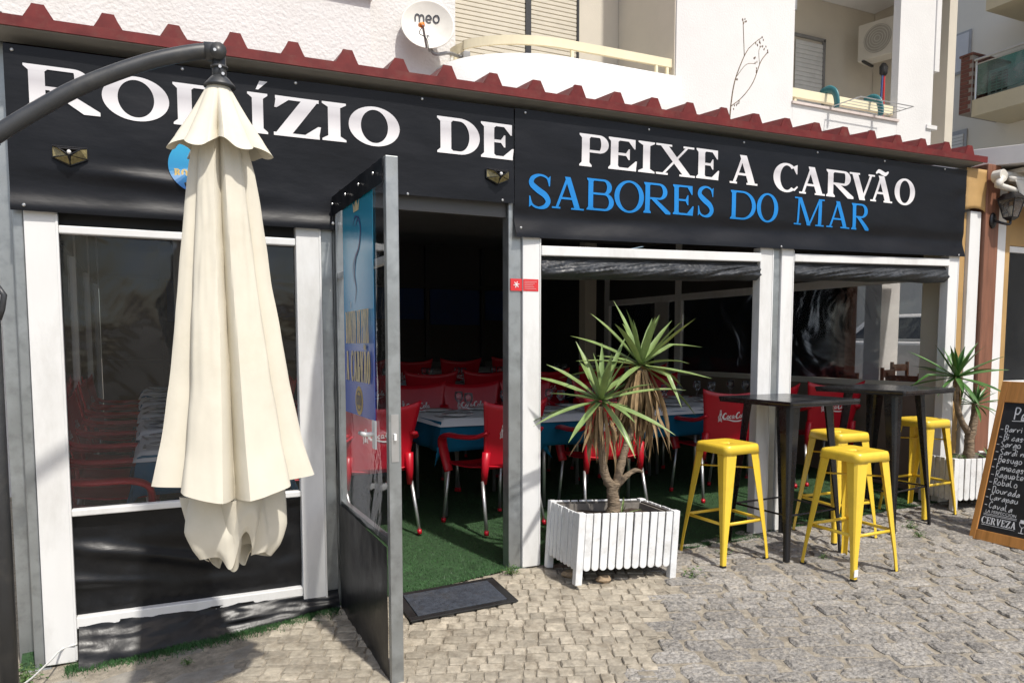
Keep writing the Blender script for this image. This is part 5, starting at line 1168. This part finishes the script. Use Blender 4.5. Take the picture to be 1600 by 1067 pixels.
# air conditioner in the loggia
ac = thing('air_conditioner', 'cream outdoor air conditioner with round fan in the loggia', 'air conditioner', (11.0, 4.75, 6.05), rad(-74))
MB().box(-.40, .40, -.14, .14, 0, .58).obj('casing', mat('ac_cream', (.60, .57, .50), .5, var=.05), ac, bevel=.015)
q = MB(); q.tube([(-.08, -.142, .29), (-.08, -.150, .29)], .22, 28); q.obj('fan_grille', mat('ac_grille', (.34, .32, .28), .5), ac)
q = MB()
for k in range(5): q.add([(-.08+(.04+.04*k)*math.cos(2*PI*i/28), -.152, .29+(.04+.04*k)*math.sin(2*PI*i/28)) for i in range(28)]+[(-.08+(.052+.04*k)*math.cos(2*PI*i/28), -.152, .29+(.052+.04*k)*math.sin(2*PI*i/28)) for i in range(28)], [(i, (i+1) % 28, 28+(i+1) % 28, 28+i) for i in range(28)])
q.obj('grille_rings', mat('ac_ring', (.5, .48, .42), .5), ac)
MB().box(.20, .30, -.1425, -.1405, .44, .54).obj('badge_plate', mat('ac_badge', (.05, .10, .22), .5), ac)
for x in (-.3, .3): MB().box(x-.02, x+.02, -.16, .2, -.03, -.002).obj('bracket', darkframe, ac)
q = MB(); q.tube(spline([(.36, 0, .02), (.40, -.02, -.12), (.34, .02, -.25), (.38, .05, -.4)], 5), .014, 8); q.obj('pipe', china, ac, smooth=True)
for nm, c_, dx in (('mop', sticker_r, 0), ('broom', mat('blue_handle', (.05, .09, .25), .5), -.09)):
    t = thing(nm, ('red' if nm == 'mop' else 'dark blue')+' cleaning pole leaning in the loggia corner', nm, (10.75+dx, 4.55, 4.62))
    q = MB(); q.tube([(0, 0, 0), (.05-dx*.6, .05, 1.15)], .016, 8); q.obj('handle', c_, t); q = MB(); q.lathe([(.01, 1.05), (.05, 1.10), (.055, 1.2), (.02, 1.26)], 10, (.05-dx*.6, .05, 0)); q.obj('head', darkframe, t, smooth=True)
# satellite dish
dsh = thing('satellite_dish', 'off-white satellite dish marked meo mounted beside the balcony', 'satellite dish', (3.40, 4.38, 4.56))
dc = Vector((-.40, -.10, .48)); Mf = Matrix.Translation(dc) @ Matrix.Rotation(rad(-16), 4, 'Z') @ Matrix.Rotation(rad(-14), 4, 'X')
q = MB(); prof = [(.001, .07), (.10, .063), (.20, .040), (.285, .004), (.302, -.004), (.306, .002), (.300, .010), (.20, .050), (.10, .073), (.001, .08)]
q.lathe(prof, 40); q.v = [tuple(Mf @ Vector((x, z, y))) for x, y, z in q.v]; q.obj('reflector', dishm, dsh, smooth=True)
P = Pen(); k = .030
def mr_(pts): P.ribbon([((x-4.6)*k, y*k*1.15+.06) for x, y in pts], .017, 6)
mr_([(0, 0), (0, 1.6), (.6, 2.3), (1.3, 2.2), (1.6, 1.5), (1.6, 0)]); mr_([(1.6, 1.5), (2.2, 2.3), (2.9, 2.2), (3.2, 1.5), (3.2, 0)])
mr_([(4.2, 1.1), (6.0, 1.2), (5.8, 2.0), (5.1, 2.4), (4.3, 1.9), (4.1, 1.1), (4.4, .4), (5.1, 0), (5.9, .3)]); mr_([(7.9, 2.4), (7.1, 1.9), (6.9, 1.1), (7.3, .3), (8.0, 0), (8.8, .4), (9.0, 1.3), (8.6, 2.1), (7.9, 2.4)])
pm = P.mb(0, .0001); pm.v = [tuple(Mf @ Vector((x, y-.006+.07*max(0, 1-(x*x+z*z)/.0812), z))) for x, y, z in pm.v]; pm.obj('lettering', ink, dsh)
e0 = Mf @ Vector((-.02, -.02, -.31)); e1 = Mf @ Vector((-.075, -.26, -.20))
q = MB(); q.tube([e0, e1], .014, 8); q.obj('feed_arm', metal_g, dsh); q = MB(); q.tube([e1, e1+Vector((-.01, .06, .015))], [.030, .024], 12); q.obj('receiver', orange, dsh, smooth=True)
q = MB(); q.tube(spline([e1+Vector((0, .02, -.02)), e1+Vector((-.03, .02, -.09)), (e0+e1)/2+Vector((.02, 0, -.02)), e0+Vector((.03, 0, -.04))], 5), .005, 6); q.obj('cable', darkframe, dsh)
q = MB(); q.tube(spline([Mf @ Vector((0, .07, -.10)), Mf @ Vector((.06, .06, -.32)), (-.15, -.10, .20), (.02, .0, .22), (.12, .03, .24)], 6), .020, 10); q.obj('mast', metal_g, dsh, smooth=True)
MB().box(.06, .15, -.03, .07, .17, .29).obj('clamp', metal_g, dsh, bevel=.005)
# dry weed on the roof
dw = thing('dry_weed', 'tall dry weed stalk growing from the red roof edge', 'weed', (3.97, .30, 2.96)); r_ = random.Random(4); q = MB()
main = [(0, 0, 0), (.005, 0, .13), (.02, 0, .28), (.05, 0, .42), (.12, 0, .58), (.17, 0, .66)]
q.tube(spline(main, 5), [.006-.00012*i for i in range(26)], 6); q.tube(spline([(.13, 0, .60), (.13, .01, .72), (.11, 0, .86)], 4), .003, 5); q.tube(spline([(.17, 0, .66), (.24, 0, .72), (.30, .01, .76)], 4), .003, 5)
q.tube(spline([(.015, 0, .22), (.12, 0, .30), (.22, 0, .42), (.29, 0, .58), (.36, .01, .66)], 5), .0035, 5); q.tube(spline([(.06, 0, .44), (.15, 0, .54), (.24, 0, .56)], 4), .0025, 5); q.tube(spline([(.28, 0, .56), (.27, 0, .66), (.30, 0, .70)], 4), .002, 5)
q.obj('stalk', bark, dw, smooth=True); q = MB()
for p in ((.11, 0, .86), (.30, 0, .76), (.27, 0, .73), (.36, 0, .66), (.24, 0, .56), (.22, 0, .60), (.30, 0, .70), (.25, 0, .70), (.05, 0, .22), (.10, 0, .26), (.0, 0, .1), (.06, 0, .42), (.25, 0, .50), (.01, 0, .06), (.13, 0, .84), (.33, 0, .69)):
    for k in range(3): c_ = Vector(p)+Vector((r_.gauss(0, .008), r_.gauss(0, .008), r_.gauss(0, .008))); q.lathe([(.001, -.009), (.005, 0), (.001, .009)], 5, c_)
q.obj('seed_heads', bark, dw)

# ------------------------------------------------------------------ farther beige building
fb = thing('beige_building', 'beige apartment building with glass balcony beyond the white one', 'building', (14.0, 0, 0))
MB().box(0, .3, -6, 14, -1, 12).obj('wall', beige, fb)
greyf = mat('grey_window_frame', (.33, .34, .36), .5); palew = mat('pale_blind', (.56, .57, .60), .5, var=.04)
def fwin(y0, y1, z0, z1, slats):
    MB().box(-.03, -.002, y0, y1, z0, z1).obj('window_frame', greyf, fb)
    if slats:
        q = MB()
        for i in range(int((z1-z0-.1)/.06)): q.box(-.045, -.031, y0+.06, y1-.06, z0+.05+i*.06, z0+.05+i*.06+.05)
        stuff(q.obj('shutter_slats', shutter_w, fb))
    else: MB().box(-.04, -.031, y0+.04, y1-.04, z0+.04, z1-.04).obj('blind', palew, fb)
fwin(5.36, 7.4, 6.47, 7.22, False); fwin(5.36, 7.4, 4.4, 5.42, True)
FX = -1.0
MB().box(FX, -.002, 1.0, 4.62, 5.32, 5.60).obj('balcony_slab', mat('cream_slab', (.56, .50, .36), .8, var=.05), fb)
pr = MB().box(FX-.02, -.003, 4.625, 4.84, 5.40, 6.36).obj('brick_pier', mortar, fb); qb = MB()
for i in range(14):
    z = 5.41+i*.068
    for j in range(4):
        y = FX+.005+j*.245+(.12 if i % 2 else 0)
        if y+.235 < 0: qb.box(y, y+.235, 4.617, 4.626, z, z+.058)
    qb.box(FX-.028, FX-.019, 4.63+(.05 if i % 2 else 0), 4.83, z, z+.058)
stuff(qb.obj('bricks', brickm, pr)); MB().box(FX-.04, 0, 4.61, 4.86, 6.365, 6.40).obj('pier_cap', brickm, pr)
MB().box(FX+.02, FX+.03, 1.2, 4.60, 5.66, 6.18).obj('glass_panel', tealglass, fb); q = MB(); q.tube([(FX, 4.6, 6.26), (FX, 1.0, 6.26)], .022, 8); q.tube([(FX+.02, 4.6, 6.19), (FX+.02, 1.0, 6.19)], .012, 6); q.tube([(FX+.02, 4.58, 5.6), (FX+.02, 4.58, 6.26)], .018, 6); q.tube([(FX+.02, 3.4, 5.6), (FX+.02, 3.4, 6.26)], .018, 6); q.obj('handrail', alu, fb)
MB().box(FX, -.002, .5, 4.45, 7.02, 7.30).obj('upper_slab', MATS['cream_slab'], fb)
a2 = thing('air_conditioner', 'white air conditioner behind the teal glass balcony panel', 'air conditioner', (13.45, 4.25, 5.61), rad(-90))
MB().box(-.30, .40, -.15, .15, 0, .50).obj('casing', mat('ac_white', (.62, .63, .62), .5), a2, bevel=.01)
q = MB()
for i in range(8):
    for j in range(3): q.box(-.24+j*.10, -.16+j*.10, -.156, -.150, .06+i*.05, .09+i*.05)
q.obj('louvre', darkframe, a2)
# car, likely a reflection in the side screen, built solid beyond the terrace
car = thing('reflected_car', 'white car built solid for a likely reflection in the clear side screen', 'car', (12.3, 4.6, g(12.3, 4.6)), rad(90))
wh = mat('car_white', (.72, .73, .74), .2, coat=.5, var=.02); cg = mat('car_glass', (.02, .022, .025), .08)
body = [(-2.05, .28), (-2.08, .62), (-1.9, .86), (-1.25, .95), (1.1, .98), (1.95, .90), (2.08, .60), (2.05, .28)]
q = MB(); q.prism(body, -.84, .84, 'y'); q.obj('body', wh, car, bevel=.06, seg=3)
q = MB(); q.hexa([(-1.35, -.76, .96), (1.35, -.76, .98), (1.35, .76, .98), (-1.35, .76, .96)], [(-.55, -.60, 1.43), (.85, -.60, 1.43), (.85, .60, 1.43), (-.55, .60, 1.43)]); q.obj('cabin', wh, car, bevel=.05, seg=3)
for s_ in (-1, 1):
    MB().add([(-1.12, s_*.752, 1.0), (1.12, s_*.755, 1.02), (.75, s_*.632, 1.37), (-.55, s_*.632, 1.37)], [(0, 1, 2, 3)]).obj('side_window', cg, car)
    for x in (-1.3, 1.3):
        q = MB(); q.tube([(x, s_*.72, .31), (x, s_*.86, .31)], .31, 20); wl_ = q.obj('wheel', rubber, car); q = MB(); q.tube([(x, s_*.862, .31), (x, s_*.87, .31)], .19, 16); q.obj('rim', alu, wl_)
MB().add([(-1.33, -.66, 1.0), (-1.33, .66, 1.0), (-.62, .55, 1.39), (-.62, -.55, 1.39)], [(0, 1, 2, 3)]).obj('windscreen', cg, car)
